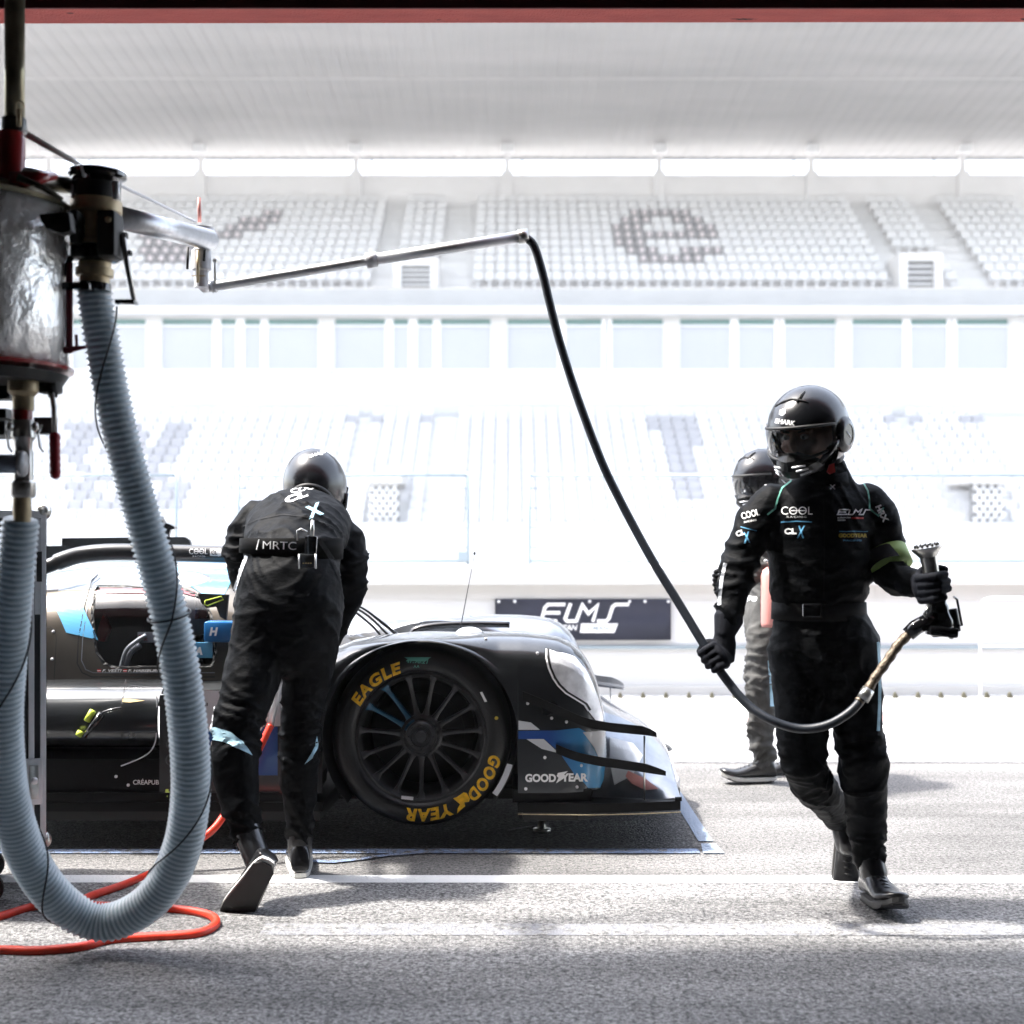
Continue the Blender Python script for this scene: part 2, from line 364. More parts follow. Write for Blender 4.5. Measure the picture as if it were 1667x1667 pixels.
    bp = t.nodes.new('ShaderNodeBump'); bp.inputs['Distance'].default_value = bump; bp.inputs['Strength'].default_value = 1
    ad = t.nodes.new('ShaderNodeMath'); ad.operation = 'ADD'; L.new(n1.outputs[0], ad.inputs[0]); L.new(vo.outputs['Distance'], ad.inputs[1])
    L.new(ad.outputs[0], bp.inputs['Height']); L.new(bp.outputs[0], b.inputs['Normal'])
    M[name] = m
asphalt_mat('asphalt', (0.06, 0.06, 0.062), (0.19, 0.185, 0.18), 165, 0.004, 0.35)
asphalt_mat('apron_shade_lift', (0.06, 0.06, 0.064), (0.3, 0.295, 0.29), 140, 0.006, 0.4)  # asphalt colour lightened to offset the shade of the garage
asphalt_mat('asphalt_dark', (0.006, 0.006, 0.007), (0.12, 0.117, 0.115), 105, 0.005, 0.3)
asphalt_mat('lane_asphalt', (0.19, 0.19, 0.2), (0.27, 0.27, 0.28), 60, 0.003, 0.15, 0.75)
asphalt_mat('lane_concrete', (0.33, 0.33, 0.33), (0.42, 0.42, 0.415), 30, 0.002, 0.1, 0.9)
def worn_paint(name, col, base, thr=0.45, scale=18):
    asphalt_mat(name, base[0], base[1], 105, 0.005, 0.2); m = M[name]; t = m.node_tree; L = t.links; b = t.nodes['Principled BSDF']
    src = b.inputs['Base Color'].links[0].from_socket
    tc = t.nodes.new('ShaderNodeTexCoord'); n = t.nodes.new('ShaderNodeTexNoise'); n.inputs['Scale'].default_value = scale; n.inputs['Detail'].default_value = 10; n.inputs['Roughness'].default_value = 0.75
    L.new(tc.outputs['Object'], n.inputs['Vector']); mr = t.nodes.new('ShaderNodeMapRange'); mr.inputs[1].default_value = thr-0.06; mr.inputs[2].default_value = thr+0.06; L.new(n.outputs[0], mr.inputs[0])
    mx = t.nodes.new('ShaderNodeMix'); mx.data_type = 'RGBA'; L.new(mr.outputs[0], mx.inputs['Factor']); L.new(src, mx.inputs['A']); mx.inputs['B'].default_value = (*col, 1)
    L.new(mx.outputs['Result'], b.inputs['Base Color'])
A_ = ((0.05, 0.05, 0.052), (0.19, 0.185, 0.18))
worn_paint('line_white', (0.72, 0.72, 0.72), A_, 0.30)
worn_paint('line_faded', (0.2, 0.205, 0.225), ((0.09, 0.09, 0.09), (0.3, 0.295, 0.29)), 0.5)
worn_paint('line_blue', (0.17, 0.23, 0.36), A_, 0.47, 26)
worn_paint('tyre_mark', (0.1, 0.1, 0.1), ((0.07, 0.07, 0.072), (0.19, 0.185, 0.18)), 0.5, 7)
worn_paint('line_palegrey', (0.22, 0.27, 0.35), A_, 0.36, 25)
worn_paint('line_red', (0.55, 0.2, 0.18), ((0.4, 0.4, 0.4), (0.5, 0.5, 0.5)), 0.5)
# ================================================================ SETTING
# ground
bm = BM(); 
for (x0, x1, y0, y1) in [(-300, 300, -20, 7.6)]: grid(bm, [[Vector((x0, y0, 0)), Vector((x1, y0, 0))], [Vector((x0, y1, 0)), Vector((x1, y1, 0))]])
struct('ground', fin(bm), 'asphalt', smooth=False)
bm = BM(); grid(bm, [[Vector((-300, 7.6, 0)), Vector((300, 7.6, 0))], [Vector((-300, 7.95, 0)), Vector((300, 7.95, 0))]]); struct('pit_lane_edge', fin(bm), 'lane_asphalt', smooth=False)
bm = BM(); grid(bm, [[Vector((-300, 7.95, 0)), Vector((300, 7.95, 0))], [Vector((-300, 400, 0)), Vector((300, 400, 0))]]); struct('pit_lane', fin(bm), 'lane_concrete', smooth=False)
bm = BM(); grid(bm, [[Vector((-300, 6.95, 0.004)), Vector((300, 6.95, 0.004))], [Vector((-300, 7.62, 0.004)), Vector((300, 7.62, 0.004))]]); struct('asphalt_strip', fin(bm), 'lane_asphalt', smooth=False)
def strip(name, pts, mat, z=0.004):
    bm = BM(); bm.faces.new([bm.verts.new((x, y, z)) for x, y in pts]); struct(name, fin(bm), mat, smooth=False)
strip('white_line', [(-9, 4.565), (9, 4.53), (9, 4.63), (-9, 4.665)], 'line_white', 0.0038)
strip('garage_apron_lightened', [(-30, -8), (30, -8), (30, 4.58), (-30, 4.60)], 'apron_shade_lift', 0.0025)  # foreground asphalt, coloured lighter where the garage shade falls
strip('faded_line', [(-0.75, 3.955), (9, 3.93), (9, 4.05), (-0.75, 4.07)], 'line_faded', 0.0038)
random.seed(5)
strip('pit_box_rubber_shade_patch', [(-6, 5.02)]+[(-6+6.72*k/90, 5.012+random.uniform(0, .022)) for k in range(1, 90)]+[(0.725+random.uniform(-.012, .010), 5.03+1.9*k/24) for k in range(25)]+[(-6, 6.95)], 'asphalt_dark', 0.0025)  # rubbered stain, with the under-car shadow also darkened into its colour
strip('pit_box_side_line', [(-6, 4.965), (0.70, 4.965), (0.70, 5.035), (-6, 5.02)], 'line_blue', 0.005)
strip('pit_box_front_line', [(0.72, 5.16), (0.776, 5.16), (0.776, 6.9), (0.72, 6.9)], 'line_palegrey', 0.005)
strip('pit_box_corner_line', [(0.71, 4.965), (0.79, 4.965), (0.78, 5.12), (0.724, 5.12)], 'line_palegrey', 0.005)
strip('red_lane_line', [(1.1, 8.5), (30, 8.5), (30, 8.75), (1.6, 8.75)], 'line_red')
# blue smear of old marking by the bent man's feet
bm = BM(); pts = [W(x, y, 1) for x, y in [(480, 1402), (510, 1404), (545, 1405), (590, 1400), (630, 1394), (680, 1390), (720, 1388)]]
g = [Vector((p.x*H/(H-p.z), H/(H-p.z), 0.006)) for p in pts]
grid(bm, [[p+Vector((0, 0.018, 0)) for p in g], [p-Vector((0, 0.018, 0)) for p in g]]); struct('stray_blue_line', fin(bm), 'line_blue', smooth=False)

bm = BM(); pts = [W(x, y, 1) for x, y in [(828, 1354), (850, 1350), (872, 1346), (893, 1345)]]; g = [Vector((p.x*H/(H-p.z), H/(H-p.z), 0.007)) for p in pts]
grid(bm, [[p+Vector((0, 0.012, 0)) for p in g], [p-Vector((0, 0.012, 0)) for p in g]]); struct('chalk_scuff', fin(bm), 'line_faded', smooth=False)
# garage: dark interior round the camera with its red lintel
bm = BM()
box2(bm, (-6, -7, -0.1), (-5.8, 3.9, 4.0)); box2(bm, (5.8, -7, -0.1), (6, 3.9, 4.0)); box2(bm, (-6, -7.2, -0.1), (6, -7, 4.0))
gz = H+(HY-42)*4.0/F
garage = empty('garage_building', (0, 0, 0), 'dark pit garage with a red painted lintel across its open front', 'building')
link('wall', fin(bm), 'garage_dark', garage, smooth=False)
bm = BM(); box2(bm, (-6, -7, 3.2), (6, 3.86, 3.35)); link('ceiling', fin(bm), 'garage_dark', garage, smooth=False)
bm = BM(); z0 = gz
V = [[Vector((-6, 3.875, z0+0.004)), Vector((6, 3.875, z0-0.006+0.022))], [Vector((-6, 4.0, z0)), Vector((6, 4.0, z0+0.018))]]
grid(bm, V); link('lintel_soffit', fin(bm), 'red_soffit', garage, smooth=False)
bm = BM(); box2(bm, (-6, 3.865, z0-0.0), (6, 3.872, 3.3)); link('lintel_inner_face', fin(bm), 'red_wall', garage, smooth=False)
bm = BM(); box2(bm, (-8, 3.873, z0+0.03), (8, 4.0, 3.9)); box2(bm, (-30, 3.6, 3.9), (30, 4.0, 4.4)); link('facade_beam_shade_slab', fin(bm), 'red_wall', garage, smooth=False)  # upper slab is unseen, added to set where the garage shadow ends

# ---------------------------------------------------------------- pit wall, fence, banner, barrier, drain studs
PW = 9.95
def zz(py, Y): return H-(py-HY)*Y/F
wall = empty('pit_wall', (0, PW, 0), 'long pale concrete pit wall with an overhanging coping across the lane', 'wall')
bm = BM(); box2(bm, (-25, PW, 0), (25, PW+0.3, zz(975, PW))); link('wall_face', fin(bm), 'concrete_white', wall, smooth=False)
bm = BM(); box2(bm, (-25, PW-0.12, zz(952, PW-.12)), (25, PW+0.6, zz(922, PW-.12)), bevel=0.02); link('coping', fin(bm), 'concrete_white', wall, smooth=False)
bm = BM(); box2(bm, (-25, PW-0.02, zz(975, PW)), (25, PW+0.55, zz(952, PW-.12))); link('wall_neck', fin(bm), 'concrete', wall, smooth=False)
bm = BM(); box2(bm, (-25, PW-0.03, zz(1056, PW)), (25, PW-0.002, zz(1051, PW))); link('rail_strip', fin(bm), 'fence_grey', wall, smooth=False)
bm = BM(); box2(bm, (-25, PW-0.05, 0), (25, PW-0.002, 0.06)); link('base_curb', fin(bm), 'concrete', wall, smooth=False)
for x in (-4.4, -2.2, 0.0, 2.2, 4.4):
    bm = BM(); box2(bm, (x, PW-0.004, 0.08), (x+0.012, PW-0.001, zz(978, PW))); link('expansion_joint', fin(bm), 'shade_grey', wall, smooth=False)
# row of small studs at the foot of the wall
proto = None
YS = 9.7
for i in range(-13, 24):
    px = 1010+i*37.4
    if px < -30 or px > 1700: continue
    X = (px-CX)*YS/F
    if proto is None:
        bm = BM(); prism(bm, [Vector((-0.018, 0, 0)), Vector((0.018, 0, 0)), Vector((0.014, 0.01, 0.022)), Vector((0.004, 0.012, 0.042)), Vector((-0.009, 0.01, 0.030))], 0.035)
        proto = link('lane_stud', fin(bm), 'umber', smooth=False); o = proto
    else:
        o = proto.copy(); COL.objects.link(o)
    o.location = (X, YS, 0.03 if False else 0.0)
    tag(o, 'small brown stud in the row along the foot of the pit wall', 'stud', 'studs along the foot of the pit wall')
# fence panels on the wall
YF = 10.3
def panel(x0, x1, label):
    p = empty('fence_panel', ((x0-CX)*YF/F, YF, zz(922, 9.9)), label, 'fence', 'fence panels on the pit wall')
    a, b = W(x0, 0, YF).x, W(x1, 0, YF).x; zt, zb = zz(774, YF), zz(913, YF)
    bm = BM()
    tube(bm, [(a, YF, zt), (b, YF, zt)], 0.011, 8, mat=0); tube(bm, [(a, YF, zb), (b, YF, zb)], 0.011, 8)
    link('rail', fin(bm), 'fence_grey', p)
    for x in (a, b):
        bm = BM(); tube(bm, [(x, YF, zz(922, 9.9)), (x, YF, zz(768, YF))], 0.012, 8)
        for k in range(4): tube(bm, [(x, YF, zz(795+k*32, YF)), (x+(0.06 if x == a else -0.06), YF, zz(795+k*32, YF))], 0.006, 6)
        link('post', fin(bm), 'fence_grey', p)
    bm = BM(); box2(bm, (b-0.075, YF-0.02, zb), (b, YF+0.02, zb+0.07)); link('foot_plate', fin(bm), 'fence_grey', p, smooth=False)
panel(-90, 287, 'thin grey fence panel on the pit wall, partly behind the ribbed hose')
panel(388, 762, 'thin grey fence panel on the pit wall behind the bent man')
panel(862, 1760, 'wide thin grey fence panel on the pit wall behind the two helmeted men')
# banner
YB = 9.93
ban = empty('banner', W(948, 1042, YB), 'dark blue race series banner hung on the pit wall', 'banner')
a = W(806, 975, YB); b = W(1092, 1042, YB)
bm = BM(); nx = 30
rows = [[Vector((lerp(a.x, b.x, i/nx), YB-0.012+0.003*math.sin(i*0.9), z)) for i in range(nx+1)] for z in (b.z, (a.z+b.z)/2, a.z)]
grid(bm, rows); bmesh.ops.solidify(bm, geom=bm.faces[:], thickness=0.003)
bs = link('sheet', fin(bm), 'banner', ban)
BB = bvh_of(bs)
vs, fs = stroke2d([[(920, 984), (892, 984), (887, 989), (881, 1011), (907, 1011)], [(885, 997.5), (912, 997.5)], [(929, 982), (920, 1007), (923, 1011), (938, 1011), (948, 985), (958, 999), (973, 985), (965, 1012)], [(972, 1011), (987, 1011), (991, 1007), (997, 988), (1002, 984), (1024, 984)]], 5.4)
decal('emblem', vs, fs, BB, 'print_white', ban, 0.004)
tv, tf, _ = text2d('EUROPEAN', 0.02, 0.25); decal('lettering', place(tv, 880, 1026, 60, 9), tf, BB, 'print_white', ban, 0.004)
vs, fs = poly2d([(944, 1030), (946, 1015), (1006, 1015), (1000, 1030)]); decal('label_panel', vs, fs, BB, 'print_white', ban, 0.004)
tv, tf, _ = text2d('LE MANS', 0.02, 0.2); decal('lettering', place(tv, 950, 1026, 46, 7), tf, BB, 'fence_grey', ban, 0.006)
for x in (812, 838, 960, 1025, 1050, 1088):
    bm = BM(); c = W(x, 979, YB-0.02); lathe(bm, c, Vector((0, -1, 0)), [(0.012, 0), (0.012, 0.006)], 10); link('eyelet', fin(bm), 'white_tube', ban)
# crowd barrier at the right
YC = 8.9
bar = empty('crowd_barrier', W(1640, 1090, YC), 'pale tubular crowd barrier with rounded corners at the right edge', 'barrier')
bm = BM(); x0, x1 = W(1596, 0, YC).x, W(1760, 0, YC).x; zt, zb = zz(974, YC), 0.0
path = [(x0, YC, 0.0), (x0, YC, zt-0.06), (x0+0.02, YC, zt-0.015), (x0+0.06, YC, zt), (x1-.06, YC, zt), (x1, YC, zt-.06), (x1, YC, 0)]
tube(bm, path, 0.011, 8, ref=Vector((0, 1, 0))); link('frame', fin(bm), 'white_tube', bar)
bm = BM(); tube(bm, [(x0, YC, zz(1052, YC)), (x1, YC, zz(1052, YC))], 0.008, 8); link('rail', fin(bm), 'white_tube', bar)
bm = BM(); box2(bm, (x0-0.02, YC-0.25, 0), (x0+0.02, YC+0.25, 0.02)); link('foot', fin(bm), 'white_tube', bar, smooth=False)

# ---------------------------------------------------------------- grandstand
gs = empty('grandstand', (0, 50, 0), 'white two-tier concrete grandstand with a long cantilevered metal roof', 'building')
XW = 34
# lower terrace
LR, LY0, LZ0, LD, LH = 13, 46.0, 1.25, 0.62, 0.355
bm = BM()
prof = [(45.0, 0.0), (45.0, LZ0)]
for r in range(LR): prof += [(LY0+r*LD, LZ0+r*LH), (LY0+r*LD, LZ0+(r+1)*LH)] if r else [(LY0, LZ0), (LY0, LZ0+LH)]
ytop = LY0+LR*LD; ztop = LZ0+LR*LH
prof += [(ytop, ztop)]
grid(bm, [[Vector((-XW, y, z)) for y, z in prof], [Vector((XW, y, z)) for y, z in prof]])
link('lower_terrace', fin(bm), 'concrete_white', gs, smooth=False)
bm = BM(); box2(bm, (-XW, 44.8, 0.0), (XW, 45.0, zz(860, 44.8)), bevel=0.0); link('lower_parapet', fin(bm), 'concrete_white', gs, smooth=False)
# gallery wall with windows
YG = ytop+0.5
bm = BM(); box2(bm, (-XW, YG, ztop-0.5), (XW, YG+0.3, zz(608, YG))); box2(bm, (-XW, YG-0.1, zz(519, YG)), (XW, YG+0.3, zz(516, YG)+0.1)); link('gallery_wall', fin(bm), 'concrete_white', gs, smooth=False)
bm = BM(); box2(bm, (-XW, YG+2.5, ztop), (XW, YG+2.7, zz(500, YG))); link('gallery_back_wall', fin(bm), 'blind', gs, smooth=False)
wi = 0
def window(x0, x1):
    f0, f1 = W(x0, 0, YG).x, W(x1, 0, YG).x; zt, zb = zz(519, YG), zz(608, YG)
    bm = BM(); w = 0.168
    for (p, q) in [((f0-w, zb), (f0, zt)), ((f1, zb), (f1+w, zt)), ((f0, zb), (f1, zb+w)), ((f0, zz(530, YG)-0.03), (f1, zz(530, YG)+0.03))]:
        box2(bm, (p[0], YG+0.02, p[1]), (q[0], YG+0.16, q[1]))
    fr = link('window', fin(bm), 'frame_white', gs, smooth=False)
    bm = BM(); box2(bm, (f0, YG+0.1, zb+w), (f1, YG+0.12, zz(530, YG)-0.03)); link('pane', fin(bm), 'blind', fr, smooth=False)
    bm = BM(); box2(bm, (f0, YG+0.1, zz(530, YG)+0.03), (f1, YG+0.12, zt)); link('glass_top_shade', fin(bm), 'glass_green_shade', fr, smooth=False)  # shade along the top of the glass, painted as a dark green strip
base = 264-281*2
for k in range(7):
    b0 = base+281*k
    segs = [(0, 82), (95, 120), (134, 160), (172, 254)] if k < 4 else [(0, 82), (95, 154), (170, 254)]
    for s0, s1 in segs:
        x0, x1 = b0+s0, b0+s1
        if x1 < -60 or x0 > 1730: continue
        window(x0, x1)
    bm = BM(); p0, p1 = W(b0+256, 0, YG).x, W(b0+279, 0, YG).x; box2(bm, (p0, YG-0.06, zz(608, YG)), (p1, YG+0.1, zz(516, YG))); link('pier', fin(bm), 'concrete', gs, smooth=False)
# upper deck fascia
YU = 57.6
bm = BM(); box2(bm, (-XW, YU, zz(512, YU)), (XW, YU+0.3, zz(470, YU))); box2(bm, (-XW, YG-0.5, zz(518, YG)+0.08), (XW, YU+0.28, zz(518, YG)+0.42)); link('upper_parapet', fin(bm), 'concrete_white', gs, smooth=False)
# upper terrace
UR, UY0, UD = 11, 59.0, 0.76
UZ0 = zz(468, 59.0); UH = (zz(330, UY0+UR*UD)-UZ0)/UR
bm = BM(); prof = [(YU+0.3, UZ0-0.2), (UY0, UZ0-0.2), (UY0, UZ0)]
for r in range(UR): prof += [(UY0+r*UD, UZ0+r*UH), (UY0+(r+1)*UD, UZ0+r*UH)] if r == 0 else [(UY0+r*UD, UZ0+r*UH), (UY0+(r+1)*UD, UZ0+r*UH)]
prof2 = []
for p in prof:
    if not prof2 or (abs(p[0]-prof2[-1][0])+abs(p[1]-prof2[-1][1])) > 1e-4: prof2.append(p)
UYt = UY0+UR*UD; UZt = UZ0+UR*UH; prof2.append((UYt, UZt))
grid(bm, [[Vector((-XW, y, z)) for y, z in prof2], [Vector((XW, y, z)) for y, z in prof2]])
link('upper_terrace', fin(bm), 'concrete_shade_lift', gs, smooth=False)
YBk = UYt+0.3
bm = BM(); box2(bm, (-XW, YBk, UZt-0.2), (XW, YBk+0.2, zz(284, YBk))); box2(bm, (-XW, YBk-0.05, UZt-0.3), (XW, YBk, UZt+0.05)); link('back_wall', fin(bm), 'concrete_shade_lift', gs, smooth=False)
# roof: ribbed sheet
bm = BM(); ya, yb_ = YBk+1.5, 44.0; za, zb_ = zz(257, YBk+1.5), 21.9
x = -45.0; ra, rb = [], []
while x < 45:
    for dx, dz in ((0, 0), (0.28, 0), (0.34, 0.022), (0.52, 0.022), (0.58, 0)):
        ra.append(Vector((x+dx, ya, za+dz))); rb.append(Vector((x+dx, yb_, zb_+dz)))
    x += 0.62
mid = [a.lerp(b, 0.45) for a, b in zip(ra, rb)]
grid(bm, [ra, mid, rb]); link('roof', fin(bm), 'roof_metal', gs, smooth=False)
bm = BM(); c = 0.42; yy = lerp(ya, yb_, c); z_ = lerp(za, zb_, c); box2(bm, (-45, yy-0.04, z_-0.03), (45, yy+0.04, z_-0.004)); link('roof_joint', fin(bm), 'concrete', gs, smooth=False)
bm = BM(); box2(bm, (-45, ya-0.05, za-0.06), (45, ya+0.3, za+0.3)); link('roof_gutter', fin(bm), 'shade_grey', gs, smooth=False)
for px in (80, 327, 580, 826, 1073, 1320, 1566):
    X = W(px, 0, YBk).x
    bm = BM(); box2(bm, (X-0.28, YBk-0.35, UZt-0.1), (X+0.28, YBk+0.1, zz(284, YBk)+0.1)); box2(bm, (X-0.14, YBk-0.2, zz(284, YBk)), (X+0.14, YBk+0.1, zz(256, YBk)))
    cl = link('column', fin(bm), 'concrete_shade_lift', gs, smooth=False)
    bm = BM(); box2(bm, (X-0.3, YBk-0.7, zz(252, YBk)), (X+0.3, YBk-0.1, zz(239, YBk)), bevel=0.05); link('bracket', fin(bm), 'frame_white', cl, smooth=False)
for px in (145, 375, 605, 1292, 1520, 850):
    X = W(px, 0, YBk).x
    bm = BM(); box2(bm, (X-0.04, YBk, zz(284, YBk)), (X+0.04, YBk+0.08, zz(256, YBk))); link('mullion', fin(bm), 'shade_grey', gs, smooth=False)
# vomitories
def vomitory(px0, px1, py0, py1, Y, depth, wall_m):
    a = W(px0, py0, Y); b = W(px1, py1, Y)
    bm = BM(); w = 0.35
    box2(bm, (a.x-w, Y, b.z-0.1), (a.x, Y+depth, a.z-0.003)); box2(bm, (b.x, Y, b.z-0.1), (b.x+w, Y+depth, a.z-0.003)); box2(bm, (a.x-w, Y, a.z), (b.x+w, Y+depth, a.z+w))
    v = link('entrance', fin(bm), wall_m, gs, smooth=False)
    bm = BM(); box2(bm, (a.x, Y+0.3, b.z-0.1), (b.x, Y+0.34, a.z)); link('doorway', fin(bm), 'shade_grey', v, smooth=False)
    bm = BM()
    for k in range(4):
        z = lerp(b.z, a.z, 0.12+k*0.22); box2(bm, (a.x, Y+0.12, z), (b.x, Y+0.15, z+0.07))
    link('shutter_bars', fin(bm), 'frame_white', v, smooth=False)
vomitory(653, 700, 432, 468, UY0-0.5, 2.2, 'concrete_shade_lift')
vomitory(1478, 1522, 424, 468, UY0-0.5, 2.2, 'concrete_shade_lift')
def grille(px0, px1):
    Y = LY0-0.2; a = W(px0, 770, Y); b = W(px1, 852, Y)
    bm = BM(); box2(bm, (a.x-0.1, Y, a.z-0.35), (b.x+0.1, Y+4, a.z)); v = link('entrance', fin(bm), 'concrete', gs, smooth=False)
    bm = BM(); box2(bm, (a.x, Y+0.5, b.z), (b.x, Y+0.55, a.z-0.35)); link('doorway', fin(bm), 'shade_grey', v, smooth=False)
    bm = BM(); w = b.x-a.x; h = a.z-0.35-b.z
    for k in range(-3, 5):
        x0 = a.x+k*w/4; 
        for s in (1, -1):
            p = Vector((a.x+k*w/4, Y+0.2, b.z if s > 0 else a.z-0.35)); q = Vector((a.x+k*w/4+h*0.7, Y+0.2, a.z-0.35 if s > 0 else b.z))
            t0 = max(0, (a.x-p.x)/(q.x-p.x)); t1 = min(1, (b.x-p.x)/(q.x-p.x))
            if t1 > t0+0.05: tube(bm, [p.lerp(q, t0), p.lerp(q, t1)], 0.035, 6)
    link('lattice', fin(bm), 'frame_white', v)
grille(600, 648); grille(1588, 1640)
# seats
def seat_bm(bm, X, Y, Z, mi=0):
    w, t = 0.215, 0.035
    pr = [(0.0, 0.36), (-0.02, 0.42), (0.0, 0.45), (0.3, 0.40), (0.37, 0.46), (0.42, 0.78), (0.45, 0.80), (0.46, 0.77), (0.41, 0.36), (0.3, 0.32)]
    pts = [Vector((X-w, Y+y, Z+z)) for y, z in pr]
    prism(bm, pts, 2*w, Vector((1, 0, 0)), mi)
    if mi == 1: box2(bm, (X-0.1, Y+0.355, Z+0.52), (X+0.1, Y+0.38, Z+0.76), mat=4)
    box2(bm, (X-0.04, Y+0.12, Z), (X+0.04, Y+0.3, Z+0.34), mat=mi)
bm = BM(); seat_bm(bm, 0, 0, 0)
sp = bpy.data.meshes.new('stadium_seat'); fin(bm).to_mesh(sp); bm.free(); sp.materials.append(M['seat_white'])
PITCH = 0.5
lower = []
aisL = [(-6.1, -3.9), (-0.9, -0.4) if False else (-99, -98), (14.2, 15.4), (17.2, 18.0)]
for r in range(LR):
    Y = LY0+r*LD+0.1; Z = LZ0+r*LH+0.0 if r == 0 else LZ0+r*LH
    for i in range(-38, 39):
        X = i*PITCH+0.1
        px = CX+X*F/Y
        if px < -15 or px > 1682: continue
        py = HY+(H-(Z+0.5))*F/Y
        if (596 < px < 652 or 1584 < px < 1645) and py > 765: continue
        if -6.3 < X < -5.6 or -3.0 < X < -2.3 or 15.2 < X < 15.9 or 18.6 < X < 19.2: continue
        dark = (1077 < px-(py-740)*0.26 < 1140 and 680 < py < 812) or (100 < px < 300 and 690 < py < 835 and (int(px/26)+int(py/33)) % 3 != 0 and not (150 < px < 230 and 740 < py < 770)) or (675 < py < 695 and (560 < px < 620 or 690 < px < 745 or 1440 < px < 1500 or 1575 < px < 1640))
        lower.append((r, abs(X), X, Y, Z+0.0, dark))
lower_white = sorted([s for s in lower if not s[5]])[:300]
keep = {(s[0], s[2]) for s in lower_white}
first = None
for (r, _, X, Y, Z, d) in lower_white:
    o = bpy.data.objects.new('stadium_seat', sp); COL.objects.link(o); o.location = (X, Y, Z)
    tag(o, 'white plastic seat in the front rows of the lower tier of the grandstand', 'seat', 'white seats in the front rows of the lower tier')
bm = BM()
for (r, _, X, Y, Z, d) in lower:
    if (r, X) in keep: continue
    seat_bm(bm, X, Y, Z, 2 if d else 0)
E = {2: range(2, 8), 3: (1, 2, 3, 6, 7, 8), 4: (0, 1, 2, 7, 8, 9), 5: range(0, 10), 6: (0, 1, 2), 7: (1, 2, 3, 6, 7, 8, 9), 8: range(2, 8)}
Lf = {2: (11, 12), 3: (9, 10, 11, 12), 4: (1, 2, 8, 9, 10, 11), 5: (0, 1, 2, 3, 4, 7, 8, 9), 6: (1, 2, 3, 4, 5), 7: (1, 2, 3, 4, 5, 6), 8: (2, 3, 4, 5)}
for r in range(UR):
    rt = UR-1-r; Y = UY0+r*UD+0.05; Z = UZ0+r*UH
    for i in range(-50, 51):
        X = i*PITCH
        px = CX+X*F/Y; py = HY+(H-(Z+0.5))*F/Y
        if px < -15 or px > 1682: continue
        if -6.5 < X < -5.35 or -3.1 < X < -1.7 or 16.5 < X < 17.8 or 19.9 < X < 21.2: continue
        if (640 < px < 712 and py > 415) or (1462 < px < 1535 and py > 405): continue
        i0 = round(4.75/PITCH); j = i-i0; i1 = round(-17.4/PITCH); j1 = i-i1
        dk = (rt in E and j in E[rt]) or (rt in Lf and j1 in Lf[rt])
        seat_bm(bm, X, Y, Z, 1 if dk else 3)
o = link('stadium_seats', fin(bm), ['seat_white', 'seat_dark', 'seat_dark_washed', 'seat_shade_lift', 'seat_pink'], smooth=False)
tag(o, 'remaining rows of white and grey seats filling both tiers, some spelling letters', 'seats', kind='stuff')

# haze volume added to imitate lens glare over the far stand
bm = BM(); box2(bm, (-120, -1.0, -1.0), (120, 200, 30))
hz = new_mat('lens_veil_air', (1, 1, 1)); t = hz.node_tree; t.nodes.clear(); o_ = t.nodes.new('ShaderNodeOutputMaterial'); v_ = t.nodes.new('ShaderNodeVolumePrincipled')
v_.inputs['Color'].default_value = (0.97, 0.98, 1, 1); v_.inputs['Density'].default_value = 0.0015; v_.inputs['Anisotropy'].default_value = 0.2
t.links.new(v_.outputs[0], o_.inputs['Volume']); M['lens_veil_air'] = hz
hzo = link('haze', fin(bm), 'lens_veil_air', smooth=False); hzo['kind'] = 'stuff'; tag(hzo, 'thin haze added over the pit lane and track to imitate lens glare', 'haze')
# ================================================================ RACING CAR (raised on its air jacks)
car = empty('racing_car', (-0.35, 5.8, 0.0), 'dark low race car raised in its pit box, front wheel and headlamp to the right', 'race car')
CY = 5.8
def Xp(px, Y=5.0): return (px-CX)*Y/F
def Zp(py, Y=5.0): return H-(py-HY)*Y/F
TOP = [(Xp(a, 5.2), Zp(b, 5.2)) for a, b in [(470, 1118), (500, 1090), (520, 1070), (545, 1054), (575, 1043), (615, 1037), (660, 1034), (743, 1032), (793, 1030), (850, 1031), (885, 1034), (910, 1038), (930, 1047), (948, 1062), (960, 1080), (970, 1103), (977, 1128), (983, 1157), (987, 1200), (989, 1240), (990, 1290)]]
TX0, TX1 = TOP[0][0], TOP[-1][0]
wx, wz, wr = Xp(684), Zp(1202), 0.342          # front wheel centre
AR = 0.366
ZS = Zp(1291)
def sec(X):
    t = max(0, (X-0.13)/(TX1+0.004-0.13)); ins = 0.24*(1-math.sqrt(max(0, 1-min(1, t)**2.6)))
    Yo, Yi = 5.0+ins, 5.45-ins*0.6
    zt = interp(TOP, X); zl = ZS
    if abs(X-wx) < AR: zl = max(zl, wz+math.sqrt(AR*AR-(X-wx)**2)*1.0)
    zl = min(zl, zt-0.008)
    hs = max(0.006, min(0.115, (zt-zl)*0.75))
    out = []
    for k in range(9):
        s = k/8; out.append(Vector((X, Yo+0.012*(s*s), lerp(zl, zt-hs, s))))
    ym = (Yo+Yi)/2
    for k in range(1, 9):
        a = R(90*k/8); out.append(Vector((X, lerp(ym, Yo+0.012, math.cos(a)**0.75 if math.cos(a) > 0 else 0), zt-hs+hs*math.sin(a)**0.85)))
    for k in range(7, -1, -1):
        a = R(90*k/8); out.append(Vector((X, lerp(ym, Yi, math.cos(a)**0.75 if math.cos(a) > 0 else 0), zt-hs+hs*math.sin(a)**0.85)))
    out.append(Vector((X, Yi, ZS)))
    return out
xs = []
x = TX0
while x < TX1-0.001:
    xs.append(x); x += 0.012 if x < 0.2 else (0.008 if x < 0.3 else 0.004)
